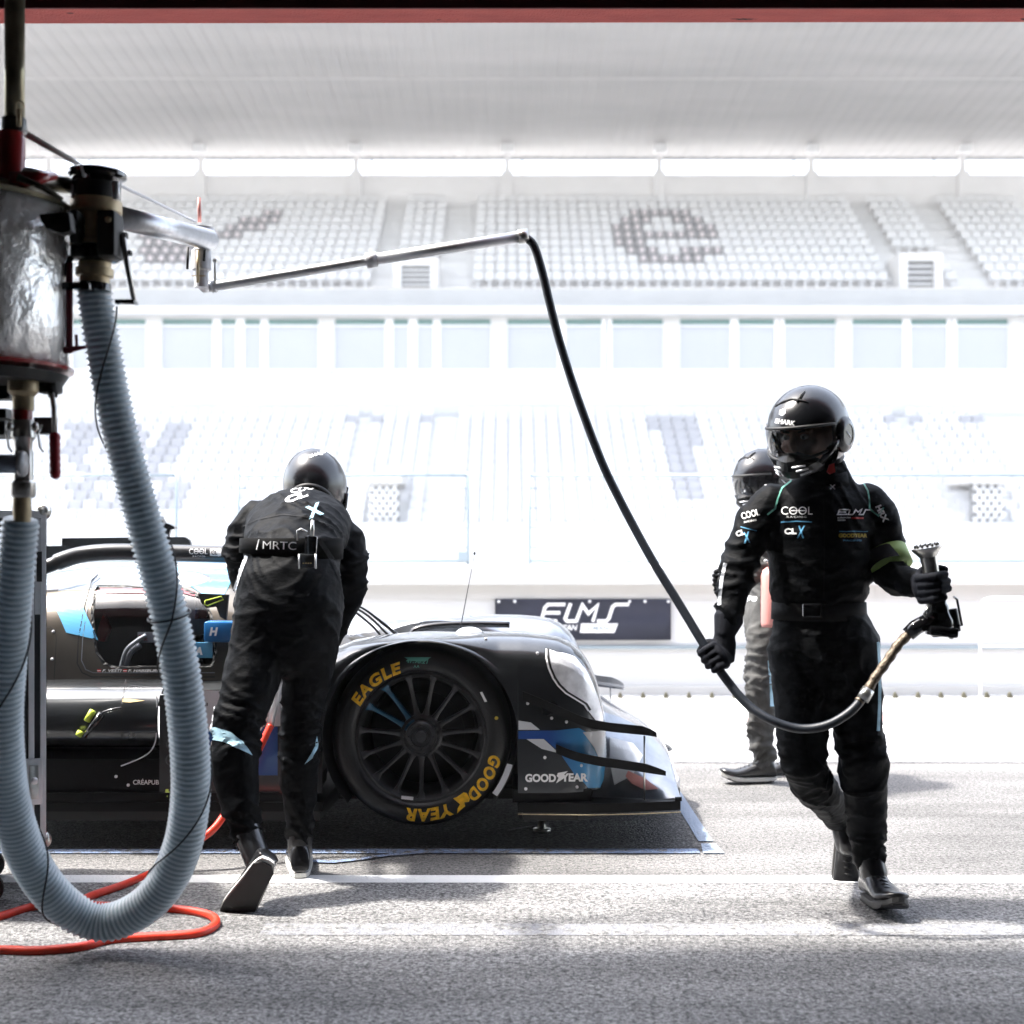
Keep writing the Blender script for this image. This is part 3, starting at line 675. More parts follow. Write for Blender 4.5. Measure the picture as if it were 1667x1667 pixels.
for e in (wx-AR+0.0005, wx-AR-0.0005, wx+AR-0.0005, wx+AR+0.0005): xs.append(e)
for k in range(1, 10): xs.append(wx-AR+0.0012*k*k*0.5); xs.append(wx+AR-0.0012*k*k*0.5)
xs.append(TX1); xs = sorted(xs)
bm = BM(); grid(bm, [sec(x) for x in xs]); bmesh.ops.remove_doubles(bm, verts=bm.verts[:], dist=0.0004)
fend = link('front_fender', fin(bm), 'paint_dark', car, angle=38)
FB = bvh_of(fend)
def mirror_bm(me, zs=1.0):
    bm = BM(); bm.from_mesh(me)
    for v in bm.verts: v.co.y = 2*CY-v.co.y
    return fin(bm)
ff = link('front_fender', mirror_bm(fend.data), 'paint_silver', car, angle=38); ff['label'] = 'far side front fender'
# wheel well
bm = BM(); n = 28
rows = []
for k in range(n+1):
    a = R(-42+264*k/n); rows.append([Vector((wx+AR*math.cos(a), y, max(ZS-0.06, wz+AR*math.sin(a)))) for y in (5.004, 5.44)])
grid(bm, rows); box2(bm, (wx-AR, 5.42, ZS-.05), (wx+AR, 5.44, wz+AR-.02)); link('wheel_well', fin(bm), 'black', car)
# floor and splitter
bm = BM()
pl = [(-2.2, 5.01), (wx-AR, 5.01), (wx-AR+0.01, 5.46), (wx+AR-0.01, 5.46), (wx+AR, 5.0), (0.28, 4.985), (0.45, 5.0), (0.60, 5.03), (0.636, 5.04), (0.66, 5.25), (0.685, 5.5), (0.70, CY)]
pl += [(x, 2*CY-y) for x, y in pl[-2::-1]]
prism(bm, [Vector((x, y, 0.150)) for x, y in pl], 0.034, Vector((0, 0, 1)))
link('splitter', fin(bm), 'carbon_matte', car, smooth=False)
bm = BM(); pts = [Vector((x, y-0.004, 0.143)) for x, y in pl[4:9]]; tube(bm, pts, 0.002, 6); link('skid_strip', fin(bm), 'brass', car)
bm = BM(); pl2 = [(-2.2, 5.06), (wx-AR-.02, 5.06), (wx-AR, 5.48), (wx+AR, 5.48), (wx+AR+.02, 5.06), (0.25, 5.06), (0.42, 5.2), (0.45, CY)]; pl2 += [(x, 2*CY-y) for x, y in pl2[-2::-1]]
prism(bm, [Vector((x, y, 0.105)) for x, y in pl2], 0.04, Vector((0, 0, 1))); link('floor', fin(bm), 'black', car, smooth=False)
bm = BM(); box2(bm, (0.615, 5.035, 0.184), (0.64, 5.045, 0.198)); link('splitter_lip', fin(bm), 'carbon_matte', car, smooth=False)
# body side under the fender right of the arch
bm = BM(); prism(bm, [Vector((wx+AR-0.02, 5.012, 0.184)), Vector((0.30, 5.03, 0.184)), Vector((0.30, 5.03, ZS+0.01)), Vector((wx+AR-0.02, 5.012, ZS+0.01))], 0.35); link('lower_side_panel', fin(bm), 'carbon_matte', car, smooth=False)
# centre nose
def nose_sec(X):
    zt = interp([(-0.75, 0.73), (-0.4, 0.735), (-0.1, 0.72), (0.1, 0.66), (0.25, 0.57), (0.40, 0.475), (0.47, 0.43), (0.583, 0.365), (0.64, 0.315), (0.672, 0.26), (0.69, 0.19)], X)
    w = interp([(-0.75, 0.40), (0.2, 0.42), (0.45, 0.62), (0.57, 0.66), (0.62, 0.63), (0.65, 0.56), (0.675, 0.45), (0.69, 0.32)], X)
    out = []
    for k in range(-14, 15):
        s = k/14; y = CY+w*s; d = abs(s)
        z = zt-0.06*(d**2)-(zt-0.2)*(0.62*max(0, (d-0.45)/0.55)**1.5 if X > 0.3 else 0)*min(1, max(0, (X-0.3)/0.15))
        out.append(Vector((X, y, max(z, 0.186))))
    return out
bm = BM(); grid(bm, [nose_sec(-0.75+1.44*k/60) for k in range(61)]); nose = link('nose', fin(bm), 'paint_silver', car)
NB = bvh_of(nose)
# red and white graphics on the nose flank
vs, fs = poly2d([(1003, 1232), (1022, 1228), (1062, 1262), (1078, 1287), (1052, 1286), (1030, 1265)]); decal('graphic', vs, fs, NB, 'print_red', car, 0.003, 5)
# near side of the nose: curved end plate between the fender and the splitter
bm = BM()
P0 = [(985, 1160, 5.25), (1010, 1168, 5.3), (1040, 1183, 5.34), (1070, 1208, 5.36), (1090, 1235, 5.3), (1099, 1263, 5.22), (1102, 1298, 5.12)]
def ep(px, py, Y): return W(px, py, Y)
top = splineV([ep(*p) for p in P0], 5); bot = []
for i, p in enumerate(top):
    t = i/(len(top)-1); bot.append(Vector((lerp(Xp(965), 0.62, t), lerp(5.10, 5.06, t), 0.186)))
rows = [[a.lerp(b, s/8)+Vector((0.02*math.sin(math.pi*s/8), -0.035*math.sin(math.pi*s/8), 0)) for s in range(9)] for a, b in zip(top, bot)]
grid(bm, rows); ns = link('nose_flank', fin(bm), 'paint_silver', car)
NSB = bvh_of(ns)
vs, fs = poly2d([(1022, 1255), (1050, 1268), (1072, 1285), (1050, 1287), (1028, 1276), (1018, 1264)]); decal('graphic', vs, fs, NSB, 'red_pale', car, 0.003, 5)
vs, fs = poly2d([(992, 1200), (1030, 1210), (1046, 1230), (1030, 1262), (1000, 1278), (992, 1240)]); decal('graphic', vs, fs, NSB, 'paint_white', car, 0.002, 5)
# duct lip and lamp pod on the far front
bm = BM(); ellipsoid(bm, W(1075, 1214, 5.9), (0.055, 0.09, 0.016), Matrix.Rotation(R(14), 3, 'Y')); link('nose_duct', fin(bm), 'gloss_black', car)
# dive planes
def dive(path, wid, mir=False):
    bm = BM(); P = splineV([W(*p) for p in path], 5); rows = []; n = len(P)
    for i, p in enumerate(P):
        t = i/(n-1); w = wid*min(1, 0.35+2.5*t)*min(1, 0.55+3*(1-t)); lip = 0.034*min(1, 0.5+3*(1-t))
        c = [p+Vector((0, w, -0.004)), p+Vector((0, 0, 0)), p+Vector((0, -0.004, lip)), p+Vector((0, 0.004, lip)), p+Vector((0, 0.008, 0.006)), p+Vector((0, w, 0.006))]
        rows.append([Vector((v.x, 2*CY-v.y if mir else v.y, v.z)) for v in c])
    grid(bm, rows, wrap=True); bm.faces.new([v for v in bm.verts[:6]]); bm.faces.new([v for v in bm.verts[-6:]])
    return fin(bm)
UP = [(851, 1140, 5.0), (880, 1152, 4.985), (915, 1167, 4.985), (950, 1182, 4.99), (985, 1190, 5.0), (1020, 1194, 5.02), (1050, 1197, 5.03), (1069, 1200, 5.05)]
LOW = [(905, 1226, 4.995), (935, 1238, 4.985), (970, 1246, 4.99), (1005, 1251, 5.0), (1045, 1257, 5.02), (1084, 1263, 5.04)]
for nm, pth, w in (('dive_plane', UP, 0.16), ('dive_plane', LOW, 0.13)):
    link(nm, dive(pth, w), 'carbon_matte', car, angle=40)
    o = link(nm, dive([(a, b-8, c) for a, b, c in pth], w, True), 'paint_silver', car, angle=40); o['label'] = 'far side dive plane'
for (x, y0, y1, Y) in ((1049, 1198, 1302, 5.06),):
    bm = BM(); tube(bm, [W(x, y0, Y), W(x, y1+12, Y)], 0.0035, 8); link('splitter_stay', fin(bm), 'steel', car)
    bm = BM(); tube(bm, [Vector((W(x, 0, Y).x-.02, 2*CY-Y, Zp(y0-8, Y))), Vector((W(x, 0, Y).x-.02, 2*CY-Y, 0.16))], 0.0035, 8); link('splitter_stay', fin(bm), 'steel', car)
# headlight
hl = [(889, 1062), (893, 1058), (905, 1062), (918, 1064), (925, 1066), (935, 1070), (952, 1090), (963, 1112), (972, 1135), (979, 1160), (981, 1182), (968, 1172), (957, 1158), (952, 1146), (938, 1136), (918, 1124), (905, 1109), (897, 1095), (891, 1078)]
vs, fs = poly2d(hl)
h = decal('headlight', vs, fs, FB, 'lamp_white', car, 0.004, 5) if 'lamp_white' in M else decal('headlight', vs, fs, FB, mk('lamp_white', col=(0.8, 0.81, 0.83), rough=0.3, metal=0.2, noise_scale=26, noise_amt=0.22, coat=1.0), car, 0.004, 5)
edge = [(889, 1058), (889, 1072), (893, 1088), (900, 1104), (908, 1116), (920, 1128), (936, 1138), (950, 1147), (956, 1157)]
vs, fs = stroke2d([edge], 2.6); decal('headlight_seal', vs, fs, FB, 'print_white', car, 0.006, 4)
vs, fs = stroke2d([[(a+3.5, b-1) for a, b in edge]], 3.4); decal('headlight_rim', vs, fs, FB, 'black', car, 0.0055, 4)
# livery on the fender side
for nm, pts, m in [('stripe', [(844, 1173), (864, 1176), (879, 1188), (844, 1188)], 'paint_white'), ('stripe', [(844, 1190), (905, 1189), (942, 1185), (968, 1200), (982, 1230), (985, 1262), (976, 1282), (957, 1283), (950, 1274), (936, 1262), (910, 1224), (886, 1203), (844, 1203)], 'paint_blue_fade'),
                   ('stripe', [(857, 1203), (885, 1203), (910, 1226), (882, 1219)], 'paint_white'), ('nose_stripe', [(948, 1192), (986, 1189), (988, 1238), (976, 1240), (966, 1217)], 'paint_white')]:
    if m not in M:
        mm = new_mat(m, (0, 0.1, 0.4), 0.35, coat=0.6); t = mm.node_tree; b_ = t.nodes['Principled BSDF']
        tc = t.nodes.new('ShaderNodeTexCoord'); sp_ = t.nodes.new('ShaderNodeSeparateXYZ'); t.links.new(tc.outputs['Object'], sp_.inputs[0])
        mr = t.nodes.new('ShaderNodeMapRange'); mr.inputs[1].default_value = 0.14; mr.inputs[2].default_value = 0.34; t.links.new(sp_.outputs[0], mr.inputs[0])
        cr = t.nodes.new('ShaderNodeValToRGB'); cr.color_ramp.elements[0].color = (0.006, 0.055, 0.26, 1); cr.color_ramp.elements[1].color = (0.03, 0.32, 0.62, 1)
        t.links.new(mr.outputs[0], cr.inputs[0]); t.links.new(cr.outputs[0], b_.inputs['Base Color']); M[m] = mm
    vs, fs = poly2d(pts); decal(nm, vs, fs, FB, m, car, 0.0045 if nm == 'nose_stripe' else 0.0025, 4)
tv, tf, _ = text2d('GOOD', 0.045, 0.0); decal('lettering', place(tv, 855, 1273, 50, 13.5), tf, FB, 'print_white', car, 0.004)
tv, tf, _ = text2d('YEAR', 0.045, 0.0); decal('lettering', place(tv, 913, 1272, 43, 13.5), tf, FB, 'print_white', car, 0.004)
vs, fs = poly2d([(908, 1258), (924, 1255), (917, 1262), (919, 1266), (905, 1275), (909, 1266), (906, 1263)]); decal('winged_foot', vs, fs, FB, 'print_white', car, 0.004)
for (x, y) in [(875, 1064), (859, 1145), (922, 1175), (898, 1169), (887, 1233), (946, 1246), (856, 1284), (939, 1281), (791, 1041)]:
    c = W(x, y, 4.99); bm = BM()
    hgt = FB[0].ray_cast(Vector((0, 0, H)), (W(x, y, 1)-Vector((0, 0, H))).normalized())
    if hgt[0] is None: continue
    lathe(bm, hgt[0]+hgt[1]*0.001, Vector((0, -1, 0)), [(0.006, -0.004), (0.006, 0.003), (0.0045, 0.004)], 12); link('fastener', fin(bm), 'white_tube', car)
# white wrap end behind the wheel arch
bm = BM(); rows = []
for k in range(9):
    a = R(-16-21*k/8); r0 = AR-0.006
    p = Vector((wx+r0*math.cos(a), 4.998, wz+r0*math.sin(a))); q = Vector((wx+(r0-0.022)*math.cos(a), 4.996, wz+(r0-0.022)*math.sin(a)))
    rows.append([p, q])
grid(bm, rows); link('arch_trim', fin(bm), 'paint_white', car)
# fender louvre bumps and aerial
bm = BM(); ellipsoid(bm, W(764, 1032, 5.25), (0.055, 0.05, 0.028)); link('louvre_hood', fin(bm), 'paint_white', car)
bm = BM(); prism(bm, [W(781, 1040, 5.2), W(802, 1040, 5.2), W(786, 1029, 5.2)], 0.08); link('louvre', fin(bm), 'gloss_black', car, smooth=False)
bm = BM(); ellipsoid(bm, W(824, 1022, 6.35), (0.05, 0.07, 0.03)); link('louvre_hood', fin(bm), 'paint_white', car)
bm = BM(); tube(bm, [W(747, 1036, 5.7), W(772, 905, 5.7)], [0.0022, 0.0012], 6); a_ = link('aerial', fin(bm), 'black', car)
bm = BM(); ellipsoid(bm, W(772.5, 901, 5.7), (0.005, 0.005, 0.008), seg=8); link('aerial_tip', fin(bm), 'black', a_)
# front wheel
def wheel(cx, cy, cz, near=True, parts=True):
    s = 1 if near else -1            # outer face toward -Y when near
    ax = Vector((0, -s, 0)); c = Vector((cx, cy, cz))
    bm = BM()
    pr = [(0.236, -0.27), (0.25, -0.28), (0.31, -0.275), (0.337, -0.25), (0.342, -0.2), (0.342, -0.06), (0.338, -0.025), (0.326, 0.004), (0.30, 0.02), (0.27, 0.022), (0.25, 0.012), (0.246, 0.0), (0.236, -0.004)]
    lathe(bm, c, ax, pr, 96, closed=False)
    wh = empty('wheel', tuple(c), None, None) if False else None
    bm2 = BM()
    lathe(bm2, c, ax, [(0.247, -0.004), (0.246, 0.006), (0.238, 0.008), (0.229, -0.006), (0.222, -0.02), (0.215, -0.12), (0.213, -0.22), (0.20, -0.23), (0.0, -0.235)], 72, closed=False)
    rim = link('wheel', fin(bm2), 'rim', car, angle=35)
    ty = link('tyre', fin(bm), 'tread', rim, angle=50)
    if not parts: return rim, ty
    bm3 = BM(); bm4 = BM()
    for k in range(15):
        a = R(-90+24*k); d = Vector((math.cos(a), 0, math.sin(a))); p = Vector((-math.sin(a), 0, math.cos(a)))
        B = bm4 if k in (9, 10) else bm3
        prof = [(0.058, 0.018, -0.03), (0.10, 0.0095, -0.032), (0.16, 0.0075, -0.026), (0.208, 0.0085, -0.014), (0.224, 0.015, -0.008), (0.232, 0.022, -0.002)]
        rows = []
        for r, w, h in prof:
            q = c+d*r+ax*h
            rows.append([q-p*w-ax*0.02, q-p*w*0.85, q-p*w*0.3+ax*0.003, q+p*w*0.3+ax*0.003, q+p*w*0.85, q+p*w-ax*0.02])
        grid(B, rows)
    link('spokes', fin(bm3), 'rim', rim, angle=40); link('blue_spokes', fin(bm4), mk('spoke_blue', col=(0.01, 0.09, 0.17), rough=0.4), rim, angle=40)
    bm = BM()
    lathe(bm, c, ax, [(0.082, -0.05), (0.080, -0.028), (0.070, -0.022), (0.068, -0.04), (0.060, -0.04), (0.058, -0.006), (0.052, 0.0), (0.040, 0.0), (0.036, -0.012), (0.026, -0.012), (0.025, 0.004), (0.020, 0.01), (0.0, 0.01)], 48, closed=False)
    link('hub', fin(bm), 'rim', rim, angle=30)
    bm = BM(); 
    for k in range(8):
        a = R(45*k); lathe(bm, c+Vector((math.cos(a)*0.047, 0, math.sin(a)*0.047))+ax*0.0, ax, [(0.0035, 0), (0.0035, 0.003)], 10)
    link('hub_pins', fin(bm), 'black', rim)
    bm = BM(); box(bm, c+Vector((-0.05, 0, -0.2275))+ax*0.012, (0.045, 0.004, 0.012), rot=Matrix.Rotation(R(6), 3, 'Y')); link('balance_weight', fin(bm), 'white_tube', rim, smooth=False)
    bm = BM(); lathe(bm, c, ax, [(0.2, -0.15), (0.2, -0.2)], 40); lathe(bm, c, ax, [(0.16, -0.1), (0.16, -0.13)], 40); link('brake_disc', fin(bm), 'black', rim)
    return rim, ty
rim, ty = wheel(wx, 5.035, wz)
TB = bvh_of(ty)
def arc_text(s, a0, a1, rad, hgt, mat, bold=0.05, shear=0.15):
    v, f, asp = text2d(s, bold, shear, 1.14); out = []
    for x, y in v:
        a = R(lerp(a0, a1, x)); r = rad+(y-0.5)*hgt; out.append((684+r*math.cos(a), 1202-r*math.sin(a)))
    return decal('tyre_lettering', out, f, TB, mat, ty, 0.0015, 5)
arc_text('EAGLE', 152, 105, 120, 19, 'print_tyre', .045); arc_text('GOOD', -13, -50, 126, 20, 'print_tyre', .045); arc_text('YEAR', -66, -101, 125, 20, 'print_tyre', .045)
v, f = poly2d([(a, b) for a, b in [(738, 1300), (745, 1297), (755, 1290), (760, 1291), (758, 1296), (765, 1300), (763, 1305), (756, 1306), (757, 1312), (750, 1318), (744, 1324), (745, 1316), (749, 1309), (744, 1305)]]); decal('winged_foot', v, f, TB, 'print_tyre', ty, 0.0015)
v, f, _ = text2d('47.98.21', 0.02, 0.2); decal('chalk_mark', place(v, 661, 1079, 36, 8, 3), f, TB, 'print_green', ty, 0.0015, 4)
v, f = poly2d([(658, 1070), (702, 1070), (692, 1077), (668, 1076)]); decal('chalk_mark', v, f, TB, 'print_green', ty, 0.0013, 4)
v, f, _ = text2d('AA', 0.0, 0); decal('chalk_mark', place(v, 673, 1087, 10, 4.5), f, TB, 'print_green', ty, 0.0015, 4)
v, f = poly2d([(781, 1127), (785, 1126), (793, 1142), (789, 1143)]); decal('barcode_sticker', v, f, TB, 'print_white', ty, 0.0015, 4)
v, f = poly2d([(808+3*math.cos(R(t)), 1169+3*math.sin(R(t))) for t in range(0, 360, 40)]); decal('dot_mark', v, f, TB, 'print_yellow', ty, 0.0015, 4)
r2, t2 = wheel(wx, 2*CY-5.035, wz, False, False); r2['label'] = 'far side front wheel'
r3, t3 = wheel(wx-2.9, 5.035, wz, True, False)
# suspension block behind the wheel
bm = BM(); box2(bm, (wx-0.05, 5.3, wz-0.05), (wx+0.05, 6.3, wz+0.05), bevel=0.01); tube(bm, [(wx-.2, 5.9, wz+.1), (wx, 5.3, wz+.05)], 0.012, 8); link('suspension', fin(bm), 'black', car)
# ---- side body: number panel, duct panel, sill, sidepod
bm = BM(); prism(bm, [Vector((Xp(256), 5.03, Zp(1300))), Vector((Xp(505), 5.03, Zp(1300))), Vector((Xp(522), 5.03, Zp(1180))), Vector((Xp(505), 5.03, Zp(1118))), Vector((Xp(262), 5.03, Zp(1128))), Vector((Xp(256), 5.03, Zp(1135)))], 0.42); link('side_panel', fin(bm), mk('panel_grey', col=(0.022, 0.024, 0.025), rough=0.4, coat=0.5), car, smooth=False)
sp_o = car.children[-1] if False else bpy.data.objects['side_panel']; SB = bvh_of(sp_o)
for (x, y) in [(280, 1172), (280, 1212), (279, 1237)]:
    bm = BM(); lathe(bm, W(x, y, 5.03), Vector((0, -1, 0)), [(0.021, 0), (0.021, 0.004), (0.017, 0.007), (0.0, 0.007)], 20, closed=False); link('cap', fin(bm), 'carbon', car)
vs, fs = poly2d([(330, 1124), (508, 1122), (516, 1180), (330, 1186)]); decal('number_panel', vs, fs, SB, 'paint_white', car, 0.002, 30)
vs, fs = poly2d([(330, 1186), (452, 1183), (452, 1262), (330, 1262)]); decal('number_panel', vs, fs, SB, 'paint_blue', car, 0.002, 30)
v, f, _ = text2d('37', 0.06, 0.1); decal('number', place(v, 342, 1232, 96, 66), f, SB, 'print_white', car, 0.004, 12)
for i, t_ in enumerate(('EI', 'B')):
    v, f, _ = text2d(t_, 0.03); decal('lettering', place(v, 331.5, 1149+8*i, 7 if i == 0 else 4, 5), f, SB, 'black', car, 0.004, 12)
# white pinstripe at the front edge of the sidepod
bm = BM(); pts = splineV([W(255, 1131, 5.02), W(256, 1160, 5.02), W(255, 1190, 5.02), W(252, 1210, 5.02), W(243, 1225, 5.02), W(225, 1236, 5.02), (W(197, 1247, 5.02))], 5); tube(bm, pts, [(0.0025)]*len(pts), 6); tube(bm, [W(255, 1131, 5.02), W(274, 1131, 5.02)], 0.0025, 6); link('pinstripe', fin(bm), 'paint_white', car)
bm = BM(); box2(bm, (Xp(0), 5.035, Zp(1301)), (Xp(508), 5.4, Zp(1238))); box2(bm, (-2.2, 5.012, 0.186), (Xp(508), 5.3, Zp(1292))); sl = link('sill', fin(bm), 'carbon_matte', car, smooth=False); SLB = bvh_of(sl)
v, f, _ = text2d('CRÉAPUB', 0.01, 0, 1.0); decal('lettering', place(v, 217, 1277, 42, 9.5), f, SLB, 'print_white', car, 0.003, 12)
vs, fs = poly2d([(270.5, 1283), (274.5, 1283), (274.5, 1290), (277, 1290), (272.5, 1297), (268.5, 1290), (270.5, 1290)]); decal('jack_arrow', vs, fs, SLB, 'neon', car, 0.003, 12)
for (x, y) in [(189, 1264), (209, 1278)]:
    bm = BM(); lathe(bm, W(x, y, 5.035), Vector((0, -1, 0)), [(0.006, 0), (0.006, 0.003)], 12); link('fastener', fin(bm), 'white_tube', car)
# sidepod
def pod_sec(X):
    t = max(0, (X-Xp(205))/(Xp(256)-Xp(205))); lo = -0.09*t*t
    q = [(5.47, 1100), (5.30, 1106), (5.16, 1113), (5.09, 1120), (5.045, 1131), (5.02, 1147), (5.01, 1168), (5.012, 1188), (5.03, 1203), (5.07, 1211), (5.14, 1215), (5.3, 1222), (5.35, 1262)]
    out = []
    for (Y, py) in q:
        z = Zp(py, Y); out.append(Vector((X, Y, z)))
    return out
bm = BM(); xs2 = [-2.2+k*0.05 for k in range(int((Xp(256)+2.2)/0.05)+1)]+[Xp(256)]
grid(bm, [pod_sec(x) for x in xs2]); 
vsx = [v for v in bm.verts if abs(v.co.x-Xp(256)) < 1e-5]
pod = link('sidepod', fin(bm), 'paint_dark', car)
PB = bvh_of(pod)
vs, fs = stroke2d([[(205, 1106), (202, 1125), (199, 1140), (198, 1214)]], 1.2); decal('panel_joint', vs, fs, PB, 'black', car, 0.002, 4)
vs, fs = poly2d([(199, 1138), (212, 1138), (236, 1141), (212, 1144), (199, 1143)]); decal('amber_mark', vs, fs, PB, mk('amber', col=(0.5, 0.36, 0.15), rough=0.4), car, 0.002, 4)
bm = BM(); A, B = W(151, 1157, 4.99), W(128, 1197, 4.99)
tube(bm, [A, A.lerp(B, 0.42)], 0.0125, 12, mat=0); link('cable_grip', fin(bm), 'neon', car)
bm = BM(); tube(bm, [A.lerp(B, 0.85), B+(B-A)*0.02], 0.0125, 12); link('cable_grip', fin(bm), 'neon', car)
bm = BM(); A2, B2 = W(166, 1162, 4.985), W(136, 1200, 4.985); tube(bm, [A2, A2.lerp(B2, 0.5), B2], [0.014, 0.012, 0.009], 12); tube(bm, splineV([W(166, 1160, 4.99), W(182, 1155, 4.99), W(197, 1152, 5.0)], 4), 0.004, 6); link('data_plug', fin(bm), 'gloss_black', car)
# cockpit and roof
def cab(X):
    px = CX+X*F/5.45
    zt = interp([(Xp(a, 5.8), Zp(b, 5.8)) for a, b in [(-60, 990), (0, 960), (60, 940), (100, 929), (160, 922), (240, 919), (320, 920), (400, 925), (450, 936), (500, 957), (560, 990), (610, 1018), (655, 1040)]], X)
    zb = Zp(1108, 5.3)
    hh = max(0.05, zt-zb); out = []
    for k in range(0, 37):
        s = k/36
        Y = 5.31+0.04*s+0.22*s**3.2; out.append(Vector((X, Y, zb+hh*(1-(1-s)**1.25)*0.9)))
    y0, z0 = out[-1].y, out[-1].z
    for k in range(1, 9):
        s = k/8; out.append(Vector((X, lerp(y0, CY, s), z0+(zt-z0)*math.sin(s*math.pi/2))))
    return out+[Vector((X, 2*CY-p.y, p.z)) for p in out[-2::-1]]
bm = BM(); XS = [Xp(-60, 5.8)+k*0.007 for k in range(int((Xp(655, 5.8)-Xp(-60, 5.8))/0.007)+1)]
V, Fc = grid(bm, [cab(x) for x in XS])
win = [(156, 956), (200, 955), (240, 959), (300, 960), (330, 974), (344, 1003), (352, 1060), (346, 1083), (190, 1087), (170, 1080), (158, 1062), (155, 1040), (150, 1000)]
ws = [(560, 975), (655, 1036), (520, 1036), (480, 950)]
def inside(p, poly):
    x, y = p; r = False; j = len(poly)-1
    for i in range(len(poly)):
        (xi, yi), (xj, yj) = poly[i], poly[j]
        if (yi > y) != (yj > y) and x < (xj-xi)*(y-yi)/(yj-yi)+xi: r = not r
        j = i
    return r
kill = []
for f in Fc:
    c = f.calc_center_median(); px = CX+c.x*F/c.y; py = HY+(H-c.z)*F/c.y
    if c.y < 5.62 and inside((px, py), win): kill.append(f); continue
    if c.z > Zp(935, c.y) and c.y > 5.5 and px > 80: f.material_index = 1
    if c.x > Xp(470, 5.8) and c.z > 0.78: f.material_index = 2
    if px < 330 and py < 1010-(px-80)*0.3 and f.material_index == 0 and py < 960: f.material_index = 1
bmesh.ops.delete(bm, geom=kill, context='FACES')
cabo = link('cockpit_shell', fin(bm), ['paint_bronze', mk('paint_roof', col=(0.3, 0.36, 0.42), rough=0.28, coat=1.0, noise_scale=5, noise_amt=0.2), 'blind'], car)
CB = bvh_of(cabo)
bmh = BM(); grid(bmh, [[Vector((p.x, p.y+(0.03 if p.y < CY else -0.03), p.z-0.025)) for p in cab(x)[36:54]] for x in XS if x < Xp(470, 5.8)]); link('headliner', fin(bmh), 'black', car)
bmg = BM(); grid(bmg, [[p for p in cab(x)[1:37]] for x in XS if Xp(148, 5.4) < x < Xp(356, 5.4)])
for v in bmg.verts: v.co.y += 0.006
gl = link('side_window', fin(bmg), 'glass', car)
GB = bvh_of(gl)
vs, fs = stroke2d([win+[win[0]]], 5); decal('window_seal', vs, fs, CB+GB, 'black', car, 0.003, 6)
vs, fs = stroke2d([[(152, 962), (240, 963), (300, 963), (318, 968)]], 8); decal('window_stripe', vs, fs, GB, mk('stripe_wine', col=(0.2, 0.02, 0.04), rough=0.3), car, 0.004, 8)
vs, fs = poly2d([(84, 974), (126, 981), (156, 1041), (108, 1030)]); decal('blue_flash', vs, fs, CB+GB, 'paint_sky', car, 0.003, 8)
vs, fs = poly2d([(126, 981), (132, 982), (160, 1042), (156, 1041)]); decal('blue_flash', vs, fs, CB+GB, 'paint_sky', car, 0.004, 8)
vs, fs = stroke2d([[(160, 935), (150, 945), (138, 985), (128, 1040), (126, 1080), (134, 1095), (150, 1102), (350, 1102)]], 1.8); decal('door_gap', vs, fs, CB+GB, 'black', car, 0.003, 5)
vs, fs = stroke2d([[(166, 938), (150, 950), (143, 985), (135, 1040), (133, 1075), (140, 1090), (152, 1095), (350, 1095)]], 1.4); decal('door_edge', vs, fs, CB+GB, 'paint_silver', car, 0.003, 5)
vs, fs = stroke2d([[(88, 1110), (92, 1040), (90, 1026), (82, 1021), (60, 1021)]], 1.0); decal('panel_joint', vs, fs, CB, 'black', car, 0.002, 5)
v, f, _ = text2d('F. VESTI', 0.02, 0.3); decal('lettering', place(v, 167, 1094, 32, 4.5), f, CB+GB, 'print_white', car, 0.005, 8)
v, f, _ = text2d('F. HABSBURG', 0.02, 0.3); decal('lettering', place(v, 209, 1094, 54, 4.5), f, CB+GB, 'print_white', car, 0.005, 8)
for x0 in (159, 201): 
    vs, fs = poly2d([(x0, 1094), (x0+6, 1094), (x0+6, 1089.5), (x0, 1089.5)]); decal('flag_mark', vs, fs, CB+GB, 'print_red', car, 0.005, 8)
    vs, fs = poly2d([(x0, 1092.4), (x0+6, 1092.4), (x0+6, 1091.2), (x0, 1091.2)]); decal('flag_mark', vs, fs, CB+GB, 'print_white', car, 0.007, 8)
for (x, y) in [(87, 1028), (85, 1073)]:
    hgt = CB[0].ray_cast(Vector((0, 0, H)), (W(x, y, 1)-Vector((0, 0, H))).normalized()); bm = BM(); lathe(bm, hgt[0], Vector((0, -1, 0)), [(0.006, 0), (0.006, 0.003)], 12); link('fastener', fin(bm), 'white_tube', car)
# light-blue roof panel by the bent man
vs, fs = poly2d([(287, 925), (372, 926), (380, 940), (362, 975), (330, 968), (300, 948)]); decal('roof_flash', vs, fs, CB, 'paint_sky', car, 0.003, 8)
# interior
bm = BM(); box2(bm, (Xp(60, 5.6), 5.75, 0.55), (Xp(420, 5.6), 6.2, Zp(935, 5.8))); box2(bm, (Xp(60, 5.6), 5.36, 0.5), (Xp(480, 5.6), 6.2, Zp(1102, 5.4)+.0)); link('cockpit_interior', fin(bm), 'black', car, smooth=False)
bm = BM(); pts = [W(x, y, 5.55) for x, y in [(163, 1012), (168, 1000), (174, 1012), (178, 1024), (172, 1040), (170, 1045), (160, 1043), (158, 1030)]]; prism(bm, pts, 0.03); link('seat_side', fin(bm), 'red_paint', car, smooth=False)
bm = BM(); pts = splineV([W(196, 1092, 5.42), W(205, 1060, 5.42), W(222, 1044, 5.42), W(238, 1034, 5.42)], 5); tube(bm, pts, 0.009, 8); tube(bm, splineV([W(203, 1085, 5.46), W(212, 1062, 5.46), W(228, 1050, 5.46)], 4), 0.014, 8); link('roll_bar', fin(bm), 'alu', car)
